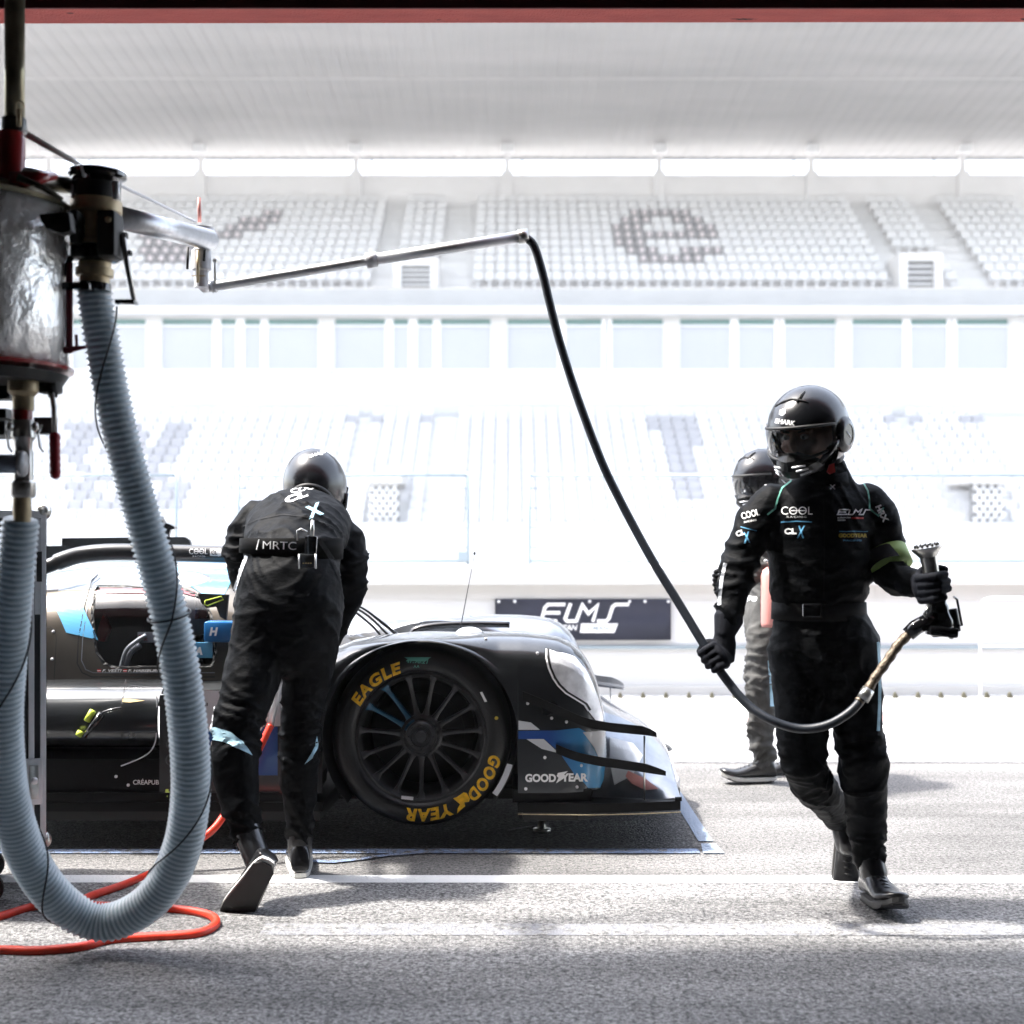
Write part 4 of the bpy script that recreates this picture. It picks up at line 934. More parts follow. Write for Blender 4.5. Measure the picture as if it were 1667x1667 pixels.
bm = BM(); a, b = W(224, 1046, 5.42), W(254, 1029, 5.42); box2(bm, (a.x, 5.42, a.z), (b.x, 5.424, b.z)); cc = link('notice_card', fin(bm), 'paint_white', car, smooth=False)
CCB = bvh_of(cc)
for i, (x, y, w, h_) in enumerate([(226, 1036, 11, 3), (234, 1043, 7, 4)]):
    v, f, _ = text2d(['MOT', 'X'][i], 0.03); decal('lettering', place(v, x, y, w, h_), f, CCB, 'print_red', cc, 0.002)
# mirror pod with the blue box and yellow-rimmed hook near the bent man
bm = BM(); a, b = W(331, 1046, 5.25), W(380, 1012, 5.25); box2(bm, (a.x, 5.25, a.z), (b.x, 5.33, b.z), bevel=0.012); mb = link('door_mirror', fin(bm), 'paint_blue2' if 'paint_blue2' in M else mk('paint_blue2', col=(0.01, 0.13, 0.36), rough=0.4), car, angle=40)
MBV = bvh_of(mb); v, f, _ = text2d('H', 0.05, 0.2); decal('lettering', place(v, 341, 1035, 14, 14), f, MBV, 'print_white', mb, 0.003, 10)
bm = BM(); a, b = W(312, 1071, 5.3), W(345, 1046, 5.3); box2(bm, (a.x, 5.3, a.z), (b.x, 5.31, b.z)); pa = link('sponsor_plate', fin(bm), 'print_cyan', car, smooth=False); v, f, _ = text2d('A', 0.06, 0.2); decal('lettering', place(v, 316, 1066, 14, 13), f, bvh_of(pa), 'print_white', pa, 0.003, 10)
bm = BM(); pts = [W(x, y, 5.28) for x, y in [(334, 978), (360, 971), (364, 976), (338, 986), (333, 984), (334, 978)]]; tube(bm, pts, 0.0025, 6); link('tow_hook', fin(bm), 'neon', car)
bm = BM(); prism(bm, [W(x, y, 5.285) for x, y in [(322, 966), (372, 968), (368, 1010), (358, 1004), (352, 988), (336, 990), (328, 982)]], 0.02); link('hook_plate', fin(bm), 'black', car, smooth=False)
# roof duct
bm = BM(); path = splineV([W(40, 935, 5.5), W(80, 921, 5.5), W(105, 911, 5.52), (W(135, 903, 5.55)), W(180, 899, 5.56), W(260, 900, 5.58), W(375, 903, 5.6), W(420, 905, 5.6), W(470, 908, 5.6)], 6)
tube(bm, path, [(0.036 if i > 8 else 0.03) for i in range(len(path))], 20, ref=Vector((0, 0, 1))); rd = link('roof_duct', fin(bm), 'carbon', car); RB = bvh_of(rd)
v, f, _ = text2d('COOL', 0.0, 0, 1.0); decal('lettering', place(v, 308, 902, 30, 8.5), f, RB, 'print_white', rd, 0.002, 5)
v, f, _ = text2d('RACING', 0.0, 0, 1.2); decal('lettering', place(v, 314, 906.5, 20, 2.4), f, RB, 'print_white', rd, 0.002, 5)
vs, fs = stroke2d([[(317.5, 897.7), (329.5, 897.7)]], 1.3); decal('lettering', vs, fs, RB, 'print_white', rd, 0.0025, 5)
vs, fs = poly2d([(342, 905), (342, 894), (360, 894), (360, 905)]); decal('label_panel', vs, fs, RB, 'print_white', rd, 0.002, 5)
v, f, _ = text2d('CL', 0.03); decal('lettering', place(v, 344, 903, 10, 7), f, RB, 'black', rd, 0.004, 5)
v, f, _ = text2d('X', 0.03); decal('lettering', place(v, 355, 905.5, 11, 12), f, RB, 'print_white', rd, 0.005, 5)
# engine cover fin and rear wing behind the roof
bm = BM(); prism(bm, [W(x, y, 6.1) for x, y in [(99, 910), (101, 876), (300, 874), (308, 879), (312, 892), (250, 910)]], 0.03); link('rear_fin', fin(bm), 'carbon', car, smooth=False)
bm = BM(); prism(bm, [W(x, y, 6.0) for x, y in [(20, 905), (20, 889), (102, 889), (102, 912)]], 0.5); link('rear_wing', fin(bm), 'carbon', car, smooth=False)
bm = BM(); prism(bm, [W(x, y, 6.2) for x, y in [(262, 862), (276, 863), (284, 861), (283, 857), (275, 853), (266, 851), (260, 841), (257, 843)]], 0.06); prism(bm, [W(x, y, 6.22) for x, y in [(262, 880), (270, 862), (277, 863), (272, 880)]], 0.03); link('roof_camera', fin(bm), 'gloss_black', car, smooth=False)
bm = BM(); prism(bm, [W(x, y, 5.9) for x, y in [(129, 948), (163, 950), (158, 958), (140, 957)]], 0.02); link('vent', fin(bm), 'black', car, smooth=False)
bm = BM(); tube(bm, splineV([W(148, 952, 5.7), W(142, 945, 5.7), W(120, 938, 5.72)], 4), 0.006, 8); link('trim', fin(bm), 'alu', car)
# windscreen frame, wiper
for q in ([(565, 982), (600, 1003), (634, 1036)], [(570, 990), (605, 1018), (622, 1038)]):
    bm = BM(); tube(bm, splineV([W(x, y, 5.55) for x, y in q], 4), 0.005, 6); link('windscreen_frame', fin(bm), 'black', car)
bm = BM(); tube(bm, splineV([W(x, y, 5.5) for x, y in [(560, 978), (590, 990), (615, 1008), (640, 1028), (651, 1036)]], 4), [0.003+0.004*min(1, i/10) for i in range(17)], 6); link('wiper', fin(bm), 'gloss_black', car)
bm = BM(); tube(bm, splineV([W(x, y, 6.1) for x, y in [(670, 1032), (680, 1024), (715, 1018), (770, 1016), (830, 1017)]], 5), 0.015, 10); link('hood_seal', fin(bm), 'gloss_black', car)
# air jacks holding the car up
for (x, y) in [(0.12, 5.35), (0.12, 6.25), (-1.35, 5.35), (-1.35, 6.25)]:
    bm = BM(); tube(bm, [(x, y, 0.0), (x, y, 0.12)], 0.018, 12); lathe(bm, Vector((x, y, 0.0)), Vector((0, 0, 1)), [(0.035, 0), (0.035, 0.012)], 16); link('air_jack', fin(bm), 'steel', car)
# driver in the cockpit
drv = empty('person', (W(308, 0, 5.6).x, 5.62, 0.55), 'seated driver in a white helmet inside the car, seen through the side window', 'person')
bm = BM(); c = W(308, 984, 5.58)
ellipsoid(bm, c+Vector((0.02, 0, -0.31)), (0.12, 0.13, 0.2)); ellipsoid(bm, c+Vector((-0.02, 0, -0.16)), (0.06, 0.06, 0.1)); tube(bm, [c+Vector((0.04, -0.15, -0.22)), c+Vector((0.14, -0.17, -0.38)), c+Vector((0.36, -0.1, -0.28))], [0.05, 0.045, 0.04], 12, round_cap=True)
me = remesh_mesh(bm, 0.012, 4); link('body', me, 'suit', drv)
bm = BM(); ellipsoid(bm, c, (0.155, 0.125, 0.14)); link('helmet', fin(bm), 'paint_white', drv)
bm = BM(); 
rows = [[c+Vector((0.158*math.cos(a)*math.cos(e), -0.128*math.sin(a)*math.cos(e), 0.143*math.sin(e))) for e in [R(-22+5*j) for j in range(9)]] for a in [R(-70+10*i) for i in range(15)]]
grid(bm, rows); link('visor', fin(bm), 'gloss_black', drv)
# ================================================================ PEOPLE
def basis(fwd, up=Vector((0, 0, 1))):
    f = Vector(fwd).normalized(); l = Vector(up).cross(f).normalized(); u = f.cross(l)
    return Matrix((f, l, u)).transposed()
def cloth(me, amp=0.006, seed=0, fz=17, fxy=6, joints=()):
    n = len(me.vertices); co = np.empty(n*3, 'f'); no = np.empty(n*3, 'f'); me.vertices.foreach_get('co', co); me.vertices.foreach_get('normal', no)
    co = co.reshape(-1, 3); no = no.reshape(-1, 3); w = np.full(n, 0.5)
    for j, r in joints: w += 1.3*np.clip(1-np.linalg.norm(co-np.array(j), axis=1)/r, 0, 1)
    h = np.empty(n); N = noise.noise
    for i in range(n):
        x, y, z = map(float, co[i]); tw = x*9+y*5
        big = N((x*4+seed, y*4, z*4))
        a = max(0.0, 1-abs(N((x*fxy+seed, y*fxy, z*fz+3.5*big+tw*0.6)))*2.4)
        b = max(0.0, 1-abs(N((x*14+9, y*14+seed, z*26-tw+2*big)))*2.2)
        h[i] = a**2.4*1.5-0.45+b*b*0.55-0.2
    co += no*(amp*w*h)[:, None]; me.vertices.foreach_set('co', co.ravel()); me.update()
    return me
def shoe(parent, origin, fwd, up, L=0.285, shaft=None, mat='shoe', wf=1.0, sm='sole'):
    B = basis(fwd, up); O = Vector(origin)
    def T(x, y, z): return O+B @ Vector((x, y, z))
    S = [(0.0, .016, .03, .0), (0.01, .030, .055, .0), (0.06, .034, .10, 0), (0.15, .036, .115, 0), (0.28, .036, .10, 0), (0.42, .039, .082, 0), (0.58, .044, .064, 0.002), (0.74, .048, .052, .004), (0.88, .042, .048, .014), (0.96, .030, .042, .022), (1.0, .012, .034, .028)]
    S = spline(S, 3)
    bm = BM(); rows = []
    for t, w, h, z0 in S:
        w *= wf; rows.append([T(t*L, w*math.copysign(abs(math.cos(a))**0.8, math.cos(a)), 0.018+z0+(h-0.018)*(0.5+0.5*math.sin(a)) if True else 0) for a in [2*math.pi*k/16 for k in range(16)]])
    V, _ = grid(bm, rows, wrap=True); bm.faces.new(V[0]); bm.faces.new(V[-1])
    if shaft: tube(bm, [T(0.07, 0, 0.08), Vector(shaft)], [(0.042, 0.046), (0.045, 0.045)], 16, round_cap=True)
    s = link('shoe', fin(bm), mat, parent)
    bm = BM(); n = 28; top = []; bot = []
    for ring, z in ((top, 0.017), (bot, 0.002)):
        for k in range(n):
            a = 2*math.pi*k/n; t = 0.5-0.5*math.cos(a); w = interp([(q[0], q[1]) for q in S], min(.96, max(.05, t)))*wf+0.003; lift = interp([(q[0], q[3]) for q in S], t)
            sgn = 1 if a < math.pi else -1
            ring.append(T(L*(t*1.03-0.015), sgn*w*abs(math.sin(a))**0.42, z+lift*1.2))
    grid(bm, [top, bot], wrap=True); bm.faces.new([v for v in bm.verts[:n]]); bm.faces.new([v for v in bm.verts[n:]])
    link('sole', fin(bm), sm, s, smooth=False)
    bm = BM(); tread = [T(L*(q.x), 0, 0) for q in []]
    rows = []
    for k in range(0, 13):
        t = 0.03+0.94*k/12; w = interp([(q[0], q[1]) for q in S], t)*wf*min(1, 3.2*abs(t*(1-t))**.5)-0.002; lift = interp([(q[0], q[3]) for q in S], t)
        rows.append([T(L*t, -w, -0.004+lift*1.2), T(L*t, -w, 0.004+lift*1.2), T(L*t, w, 0.004+lift*1.2), T(L*t, w, -0.004+lift*1.2)])
    V, _ = grid(bm, rows, wrap=True); bm.faces.new(V[0]); bm.faces.new(V[-1]); link('tread', fin(bm), 'rubber', s, smooth=False)
    # laces
    for k in range(5):
        t = 0.33+0.075*k; h = interp([(q[0], q[2]) for q in S], t); bm = BM()
        tube(bm, [T(L*t-0.004, -0.018, h-0.004), T(L*t, 0, h+0.004), T(L*t+0.004, 0.018, h-0.004)], 0.0028, 6); link('lace', fin(bm), 'black', s)
    return s
def grip_hand(parent, P, axis, palm, Rg, wrist, mat='glove', L=0.088, fr=0.0105, wrap=210, flip=1, elbow=None):
    """gloved hand closed round a bar: P point on the bar, axis along the bar (towards thumb), palm = direction from bar to palm"""
    ax = Vector(axis).normalized(); u = (Vector(palm)-ax*Vector(palm).dot(ax)).normalized(); v = ax.cross(u)*flip
    P = Vector(P); bm = BM(); R0 = Rg+fr*0.95
    lens = (0.92, 1.0, 0.96, 0.78)
    for i in range(4):
        o = ax*(0.033-0.022*i); pts, rr = [], []
        for k in range(9):
            a = R(-25+wrap*lens[i]*k/8); rad = R0+0.002*math.sin(k*2.4)
            pts.append(P+o+u*rad*math.cos(a)+v*rad*math.sin(a)); rr.append(fr*(1.1-0.2*k/8)*(1.08 if k in (3, 6) else 1))
        tube(bm, pts, rr, 10, ref=ax, round_cap=True)
    pc = P+u*(R0+0.012)-v*0.018
    W0 = Vector(wrist)
    # palm slab from knuckles to wrist
    tube(bm, [P+u*(R0+0.004)+v*0.012, pc, pc.lerp(W0, 0.5), W0], [(0.04, 0.014), (0.044, 0.019), (0.038, 0.022), (0.031, 0.026)], 14, ref=ax, round_cap=True)
    th = [pc+ax*0.02, P+u*(R0*0.7)+ax*0.05-v*0.012, P-v*R0*0.85+ax*0.052, P-v*R0*0.75-u*R0*0.75+ax*0.045]
    tube(bm, splineV(th, 3), [0.017-0.0006*k for k in range(10)], 10, ref=ax, round_cap=True)
    if elbow is not None: tube(bm, [W0, W0.lerp(Vector(elbow), 1.0)], [(0.034, 0.034), (0.047, 0.047)], 14, round_cap=True)
    me = remesh_mesh(bm, 0.0035, 3)
    return link('glove', me, mat, parent)
def helmet(parent, c, fwd, up=Vector((0, 0, 1)), s=1.0, face=True, vis='visor', discs=True, tx=0.155, ty_=0.125, tz=0.138):
    B = basis(fwd, up); C0 = Vector(c)
    def T(x, y, z): return C0+(B @ Vector((x, y, z)))*s
    def pt(az, el, k=1.0):
        ce, se = math.cos(el), math.sin(el); z = tz*se
        x = tx*math.cos(az)*ce; y = ty_*math.sin(az)*ce
        if el < 0: x *= 1+0.10*abs(se)*(1 if math.cos(az) > 0 else 0.3); y *= 1+0.0*abs(se); z *= 1.15
        return T(x*k, y*k, z*k)
    AZ = [R(-180+5*i) for i in range(73)]; EL = [R(-48+4*j) for j in range(35)]
    def hole(az, el):
        a = math.degrees(abs(az)); e = math.degrees(el)
        if a < 68 and e < 14-0.0022*a*a*0.6: return True
        return a < 80 and e < -22
    bm = BM(); rows = [[pt(a, e) for a in AZ] for e in EL]; V, Fs = grid(bm, rows)
    bmesh.ops.delete(bm, geom=[f for j, e in enumerate(EL[:-1]) for i, a in enumerate(AZ[:-1]) for f in [Fs[j*72+i]] if hole((a+AZ[i+1])/2, (e+EL[j+1])/2)], context='FACES')
    bmesh.ops.remove_doubles(bm, verts=bm.verts[:], dist=0.0005)
    bmesh.ops.solidify(bm, geom=bm.faces[:], thickness=0.010)
    sh = link('helmet', fin(bm), 'helmet', parent, angle=50)
    # rim edge of the face opening
    br = [pt(R(a), R(14-0.0022*a*a*0.6+1), 1.012) for a in range(-72, 73, 6)]
    bm = BM(); tube(bm, br, 0.0055*s, 8); link('brow_rim', fin(bm), 'black', sh)
    # inner liner
    bm = BM(); V, Fs = grid(bm, [[pt(R(a), R(e), 0.88) for a in range(84, 277, 8)] for e in (-50, -40, -30, -20, -10, 0, 10, 18)]); grid(bm, [[pt(a, R(e), 0.88) for a in AZ] for e in (18, 30, 45, 60, 75, 90)]); link('liner', fin(bm), 'black', sh)
    # neck roll
    bm = BM(); tube(bm, [pt(R(a), R(-46), 0.97) for a in range(84, 277, 8)], 0.012*s, 10); link('neck_roll', fin(bm), 'black', sh)
    # visor band
    bm = BM(); grid(bm, [[pt(R(a), R(e), 1.035) for a in range(-72, 73, 6)] for e in (15, 8, 0, -8, -16, -23)]); link('visor', fin(bm), vis, sh)
    bm = BM(); tube(bm, [pt(R(a), R(-24+0.0014*a*a), 1.05) for a in range(-72, 73, 6)], 0.005*s, 8); link('visor_rim', fin(bm), 'black', sh)
    # chin mask: faceted snout
    bm = BM(); rows = []
    for e, k, wd in ((-16, 1.0, 14), (-22, 1.16, 30), (-31, 1.24, 46), (-42, 1.22, 56), (-52, 1.05, 58), (-58, 0.8, 50)):
        rows.append([pt(R(wd*a/6), R(e), (k-(k-0.98)*abs(a/6)**1.6)) for a in range(-6, 7)])
    grid(bm, rows); bmesh.ops.solidify(bm, geom=bm.faces[:], thickness=0.006); mask = link('chin_mask', fin(bm), 'carbon', sh, smooth=False)
    for sg in (-1, 1):
        for k_ in range(3):
            bm = BM(); tube(bm, [pt(R(sg*(8+4*k_)), R(-25-5*k_), 1.26), pt(R(sg*(24+3*k_)), R(-27-4*k_), 1.19)], 0.0032*s, 6); link('mask_vent', fin(bm), 'alu', mask)
        bm = BM(); tube(bm, [pt(R(sg*46), R(-34), 1.05), pt(R(sg*60), R(-20), 1.04), pt(R(sg*78), R(-10), 1.02)], [0.009*s, 0.013*s, 0.009*s], 8); link('mask_arm', fin(bm), 'helmet', mask)
    # side discs
    for sg in ((-1, 1) if discs else ()):
        cc = T(-0.006, sg*(ty_-0.006), -0.028); ax = B @ Vector((0.0, sg, -0.05))
        bm = BM(); lathe(bm, cc, ax, [(0.058*s, -0.01), (0.058*s, 0.004*s), (0.050*s, 0.012*s), (0.034*s, 0.0155*s), (0.032*s, 0.0135*s), (0.0, 0.0145*s)], 36, closed=False); link('ear_disc', fin(bm), 'helmet', sh, angle=35)
        bm = BM(); tube(bm, [cc+ax*0.015*s+(B @ Vector((-.012, 0, -.012)))*s, cc+ax*0.015*s+(B @ Vector((.012, 0, .012)))*s], 0.002, 6); link('ear_mark', fin(bm), 'alu', sh)
    # sun-shield slider and ridge on the crown
    bm = BM(); tube(bm, [pt(R(a), R(e), 1.012) for a, e in ((-40, 44), (-20, 52), (0, 56), (22, 53), (40, 46))], [0.002, 0.004, 0.0045, 0.004, 0.002], 8); link('crown_ridge', fin(bm), 'black', sh)
    bm = BM(); tube(bm, [pt(R(a), R(e), 1.02) for a, e in ((18, 50), (26, 60), (40, 68))], [0.003, 0.006, 0.002], 8); link('crown_vent', fin(bm), 'black', sh)
    if face:
        bm = BM(); ellipsoid(bm, T(0.012, 0, -0.03), (0.092*s, 0.074*s, 0.115*s), B)
        tube(bm, [T(0.10, 0, 0.0), T(0.118, 0, -0.028), T(0.112, 0, -0.04)], [0.010, 0.014, 0.012], 10, round_cap=True)
        for sg in (-1, 1): ellipsoid(bm, T(0.085, sg*0.034, 0.012), (0.018, 0.022, 0.008), B, 10); ellipsoid(bm, T(0.074, sg*0.045, -0.04), (0.022, 0.02, 0.02), B, 10); ellipsoid(bm, T(0.0, sg*0.076, -0.02), (0.018, 0.008, 0.028), B, 10)
        ellipsoid(bm, T(0.094, 0, -0.072), (0.010, 0.024, 0.008), B, 10); ellipsoid(bm, T(0.08, 0, -0.11), (0.02, 0.022, 0.016), B, 10)
        hd = link('face', remesh_mesh(bm, 0.0045, 4), 'skin', parent)
        for sg in (-1, 1):
            bm = BM(); ellipsoid(bm, T(0.094, sg*0.032, -0.006), (0.010, 0.014, 0.009), B, 12); e_ = link('eye', fin(bm), 'print_white', hd)
            bm = BM(); ellipsoid(bm, T(0.1025, sg*0.032, -0.007), (0.003, 0.0055, 0.0055), B, 10); link('iris', fin(bm), 'black', e_)
            bm = BM(); tube(bm, [T(0.100, sg*0.016, 0.010), T(0.101, sg*0.034, 0.014), T(0.088, sg*0.05, 0.010)], 0.0035, 6); link('eyebrow', fin(bm), 'umber', hd)
    return sh
def V4(l): return [W(a, b, c) for a, b, c in l]

# ---------------------------------------------------------------- P1: refueller walking to the left with hose and nozzle
p1 = empty('person', (W(1400, 1471, 4.3).x, 4.3, 0), 'helmeted person in black racing overalls striding with the fuel nozzle and hose', 'person')
bm = BM()
tr = [((1340, 1112, 4.28), (.150, .12)), ((1341, 1082, 4.28), (.178, .135)), ((1341, 1045, 4.28), (.180, .135)), ((1336, 1010, 4.28), (.152, .115)), ((1333, 988, 4.28), (.142, .108)), ((1333, 965, 4.28), (.158, .122)), ((1334, 925, 4.28), (.162, .13)), ((1334, 880, 4.28), (.166, .135)), ((1336, 842, 4.28), (.176, .13)), ((1339, 812, 4.28), (.168, .112)), ((1342, 790, 4.28), (.115, .09)), ((1344, 772, 4.28), (.075, .075)), ((1340, 750, 4.27), (.06, .065))]
tube(bm, V4([a for a, b in tr]), [b for a, b in tr], 28, round_cap=True)
tube(bm, V4([(1258, 824, 4.28), (1232, 850, 4.27), (1214, 890, 4.25), (1200, 930, 4.22), (1193, 970, 4.18), (1187, 1005, 4.15)]), [.074, .068, .062, .058, .052, .044], 18, round_cap=True)
tube(bm, V4([(1412, 822, 4.28), (1432, 850, 4.28), (1440, 890, 4.28), (1444, 925, 4.26), (1466, 944, 4.2), (1494, 950, 4.12)]), [.072, .068, .062, .060, .052, .043], 18, round_cap=True)
tube(bm, V4([(1300, 1075, 4.28), (1303, 1130, 4.26), (1306, 1190, 4.22), (1308, 1243, 4.2), (1322, 1278, 4.3), (1346, 1302, 4.45), (1370, 1332, 4.62)]), [(.094, .11), (.088, .1), .082, .076, .066, .062, .05], 20, round_cap=True)
tube(bm, V4([(1386, 1075, 4.28), (1394, 1130, 4.26), (1397, 1185, 4.24), (1404, 1232, 4.22), (1408, 1290, 4.27), (1411, 1345, 4.31), (1413, 1398, 4.33)]), [(.090, .11), (.082, .1), .078, .076, .070, .062, .053], 20, round_cap=True)
me = remesh_mesh(bm, 0.0085, 5)
J = [(W(1200, 930, 4.22), .14), (W(1444, 925, 4.26), .13), (W(1308, 1262, 4.2), .16), (W(1404, 1250, 4.25), .17), (W(1413, 1385, 4.33), .14), (W(1370, 1320, 4.6), .12), (W(1187, 990, 4.15), .1), (W(1340, 1100, 4.28), .16), (W(1334, 960, 4.28), .16), (W(1258, 850, 4.28), .1), (W(1412, 850, 4.28), .1)]
cloth(me, 0.007, 3, joints=J)
b1 = link('body', me, 'suit', p1); B1 = bvh_of(b1)
bm = BM(); c0, c1 = W(1333, 1008, 4.28), W(1333, 980, 4.28); tube(bm, [c0, c0.lerp(c1, .5), c1], [(.152, .118), (.151, .117), (.150, .116)], 36); lb = link('belt', fin(bm), 'belt', p1)
bm = BM(); box(bm, W(1322, 994, 4.158), (.06, .012, .045), bevel=.006); link('buckle', fin(bm), 'gloss_black', lb, smooth=False)
h1 = helmet(p1, W(1316, 697, 4.24), (-.62, -.74, -.30), face=True, s=0.98)
H1 = bvh_of(h1)
v, f, _ = text2d('SHARK', 0.04, 0.1); decal('lettering', place(v, 1262, 689, 32, 8, 8), f, H1, 'print_white', h1, 0.002, 5)
vs, fs = poly2d([(1270, 668), (1279, 665), (1279, 673), (1274, 677), (1269, 675)]); decal('emblem', vs, fs, H1, 'alu', h1, 0.002, 5)
bm = BM(); prism(bm, V4([(1351, 756, 4.17), (1358, 754, 4.17), (1360, 768, 4.17), (1352, 772, 4.17), (1347, 768, 4.17)]), 0.012); link('helmet_strap', fin(bm), 'print_red', p1, smooth=False)
# collar
bm = BM(); c0, c1 = W(1342, 800, 4.27), W(1338, 772, 4.26); tube(bm, [c0, c0.lerp(c1, .6), c1], [(.098, .088), (.084, .078), (.08, .076)], 28); link('collar', fin(bm), 'suit', p1); CO = bvh_of(p1.children[-1] if False else bpy.data.objects['collar'])
A1 = B1+CO
def txt(s, x, y, w, h, rot, mat, par, bv, bold=.03, shear=0, off=.002, name='lettering', ml=4, sp=1.0):
    v, f, _ = text2d(s, bold, shear, sp); return decal(name, place(v, x, y, w, h, rot), f, bv, mat, par, off, ml)
def stk(pts, w, mat, par, bv, name='trim', off=.002, ml=4):
    vs, fs = stroke2d([pts], w); return decal(name, vs, fs, bv, mat, par, off, ml)
txt('COOL', 1272, 838, 51, 13, 0, 'print_white', b1, A1, .0); stk([(1288, 831.5), (1311, 831.5)], 1.6, 'print_white', b1, A1, 'lettering')
txt('RACING', 1281, 843, 32, 3, 0, 'print_white', b1, A1, .0, sp=1.3)
stk([(1272, 850), (1298, 848.5), (1322, 850)], 1.8, 'print_cyan', b1, A1)
txt('CL', 1277, 870, 20, 10, 0, 'print_white', b1, A1, .04); txt('X', 1297, 876, 14, 20, 0, 'print_cyan', b1, A1, .02, .2)
vs, fs = stroke2d([[(1383, 830), (1366, 830), (1363, 838), (1378, 838)], [(1365, 834), (1376, 834)], [(1384, 830), (1380, 838), (1388, 838), (1392, 830), (1396, 834), (1402, 829), (1398, 838), (1404, 838), (1408, 830), (1416, 830)]], 2.0); decal('emblem', vs, fs, A1, 'print_white', b1, .003, 4)
stk([(1386, 843.5), (1405, 843.5)], 3, 'print_red', b1, A1); txt('EUROPEAN', 1363, 844, 21, 2.2, 0, 'print_white', b1, A1, .02); txt('SERIES', 1363, 848, 13, 2.2, 0, 'print_white', b1, A1, .02)
txt('GOODYEAR', 1365, 875, 46, 6.5, 0, 'print_yellow', b1, A1, .05); stk([(1366, 865), (1412, 865)], 1.2, 'print_cyan', b1, A1); txt('RACING', 1372, 881, 30, 2.6, 0, 'print_cyan', b1, A1)
txt('ROUVRX', 1305, 797, 56, 7, 3, 'belt', b1, A1, .03); txt('X', 1350, 797, 10, 8, 0, 'print_white', b1, A1, .02)
txt('HRX', 1247, 791, 32, 9, -72, 'print_white', b1, A1, .05, .1); txt('HRX', 1424, 825, 30, 10, 62, 'print_white', b1, A1, .05, .1)
stk([(1289, 783), (1273, 795), (1266, 812), (1262, 828), (1249, 838)], 2.6, 'print_green', b1, A1, 'piping'); stk([(1405, 786), (1413, 800), (1415, 815), (1415, 828), (1430, 840), (1438, 826)], 2.6, 'print_green', b1, A1, 'piping')
txt('COOL', 1209, 846, 29, 11, -14, 'print_white', b1, A1, .02); txt('RACING', 1212, 852, 20, 3, -12, 'print_white', b1, A1, .02); stk([(1206, 858), (1232, 864)], 1.5, 'print_cyan', b1, A1)
txt('CL', 1200, 874, 13, 9, -14, 'print_white', b1, A1, .05); txt('X', 1211, 885, 12, 18, -10, 'print_cyan', b1, A1, .03, .2)
stk([(1340, 812), (1342, 870), (1341, 975)], 1.6, 'belt', b1, A1, 'zip'); stk([(1268, 913), (1300, 917), (1334, 911)], 1.4, 'belt', b1, A1, 'seam')
stk([(1181, 917), (1175, 945), (1171, 985)], 5.5, 'blind', b1, A1, 'sleeve_stripe')
stk([(1402, 1233), (1415, 1222)], 1.5, 'belt', b1, A1, 'knee_mark'); stk([(1372, 1290), (1395, 1292), (1440, 1288)], 1.4, 'belt', b1, A1, 'seam'); stk([(1375, 1212), (1400, 1205), (1430, 1208)], 1.4, 'belt', b1, A1, 'seam')
stk([(1429, 1045), (1432, 1100), (1431, 1150), (1429, 1190)], 5, 'print_cyan2' if 'print_cyan2' in M else mk('print_cyan2', col=(0.3, 0.48, 0.58), rough=.7), b1, A1, 'side_stripe')
# armband
bm = BM(); q = V4([(1440, 900, 4.27), (1452, 926, 4.24)]); tube(bm, q, [(.071, .071), (.069, .069)], 24, ref=Vector((0, 1, 0))); link('armband', fin(bm), mk('armband', col=(.22, .34, .06), rough=.6, noise_scale=6, noise_amt=.3), p1)
bm = BM(); q = V4([(1437, 904, 4.255), (1446, 924, 4.225)]); tube(bm, q, [(.062, .062), (.060, .060)], 24, ref=Vector((0, 1, 0)), cap=False); link('armband_label', fin(bm), 'belt', p1)
shoe(p1, Vector((W(1414, 1452, 4.36).x, 4.36, 0.004)), (0.05, -1, 0.10), (0, .1, 1), 0.29, shaft=W(1413, 1385, 4.33), wf=1.12, sm='sole_dark')
shoe(p1, W(1374, 1345, 4.68), (-.06, -.33, -.94), (-.1, -.94, .33), 0.27, shaft=W(1371, 1328, 4.62), sm='sole_dark')
# ---------------------------------------------------------------- fuel hose from the boom to the nozzle
hp = [(852, 386, 4.3), (868, 398, 4.3), (882, 440, 4.3), (894, 490, 4.3), (908, 545, 4.3), (926, 605, 4.3), (950, 675, 4.29), (983, 760, 4.27), (1020, 835, 4.24), (1062, 912, 4.2), (1105, 982, 4.16), (1140, 1040, 4.12), (1160, 1072, 4.1), (1180, 1103, 4.08), (1215, 1145, 4.04), (1255, 1172, 4.0), (1300, 1186, 3.98), (1345, 1181, 3.96), (1385, 1158, 3.96), (1410, 1128, 3.97)]
P = splineV(V4(hp), 6)
fh = empty('fuel_hose', tuple(P[0]), 'long thin black fuel hose hanging from the boom tip to the nozzle', 'hose')
bm = BM(); tube(bm, P, 0.0138, 14); link('hose', fin(bm), 'hose_black', fh)
bp = splineV(V4([(1398, 1143, 3.965), (1410, 1128, 3.97), (1425, 1103, 3.98), (1445, 1075, 3.99), (1462, 1050, 4.0), (1481, 1031, 4.01)]), 6)
bm = BM(); tube(bm, bp, [0.0145+0.0015*math.sin(i*1.7) for i in range(len(bp))], 14); link('braided_sleeve', fin(bm), 'braid', fh)
bm = BM(); tube(bm, [W(1404, 1139, 3.965), W(1414, 1122, 3.97)], 0.019, 16); link('hose_clamp', fin(bm), 'steel', fh)
# glove on the hose
Pg = W(1161, 1073, 4.1); axh = (W(1140, 1040, 4.12)-W(1180, 1103, 4.08)).normalized()
grip_hand(p1, Pg, axh, Vector((0.35, 0.2, 0.9)), 0.0138, W(1180, 1030, 4.14), elbow=W(1186, 1008, 4.155), fr=.0125, flip=-1, wrap=200)
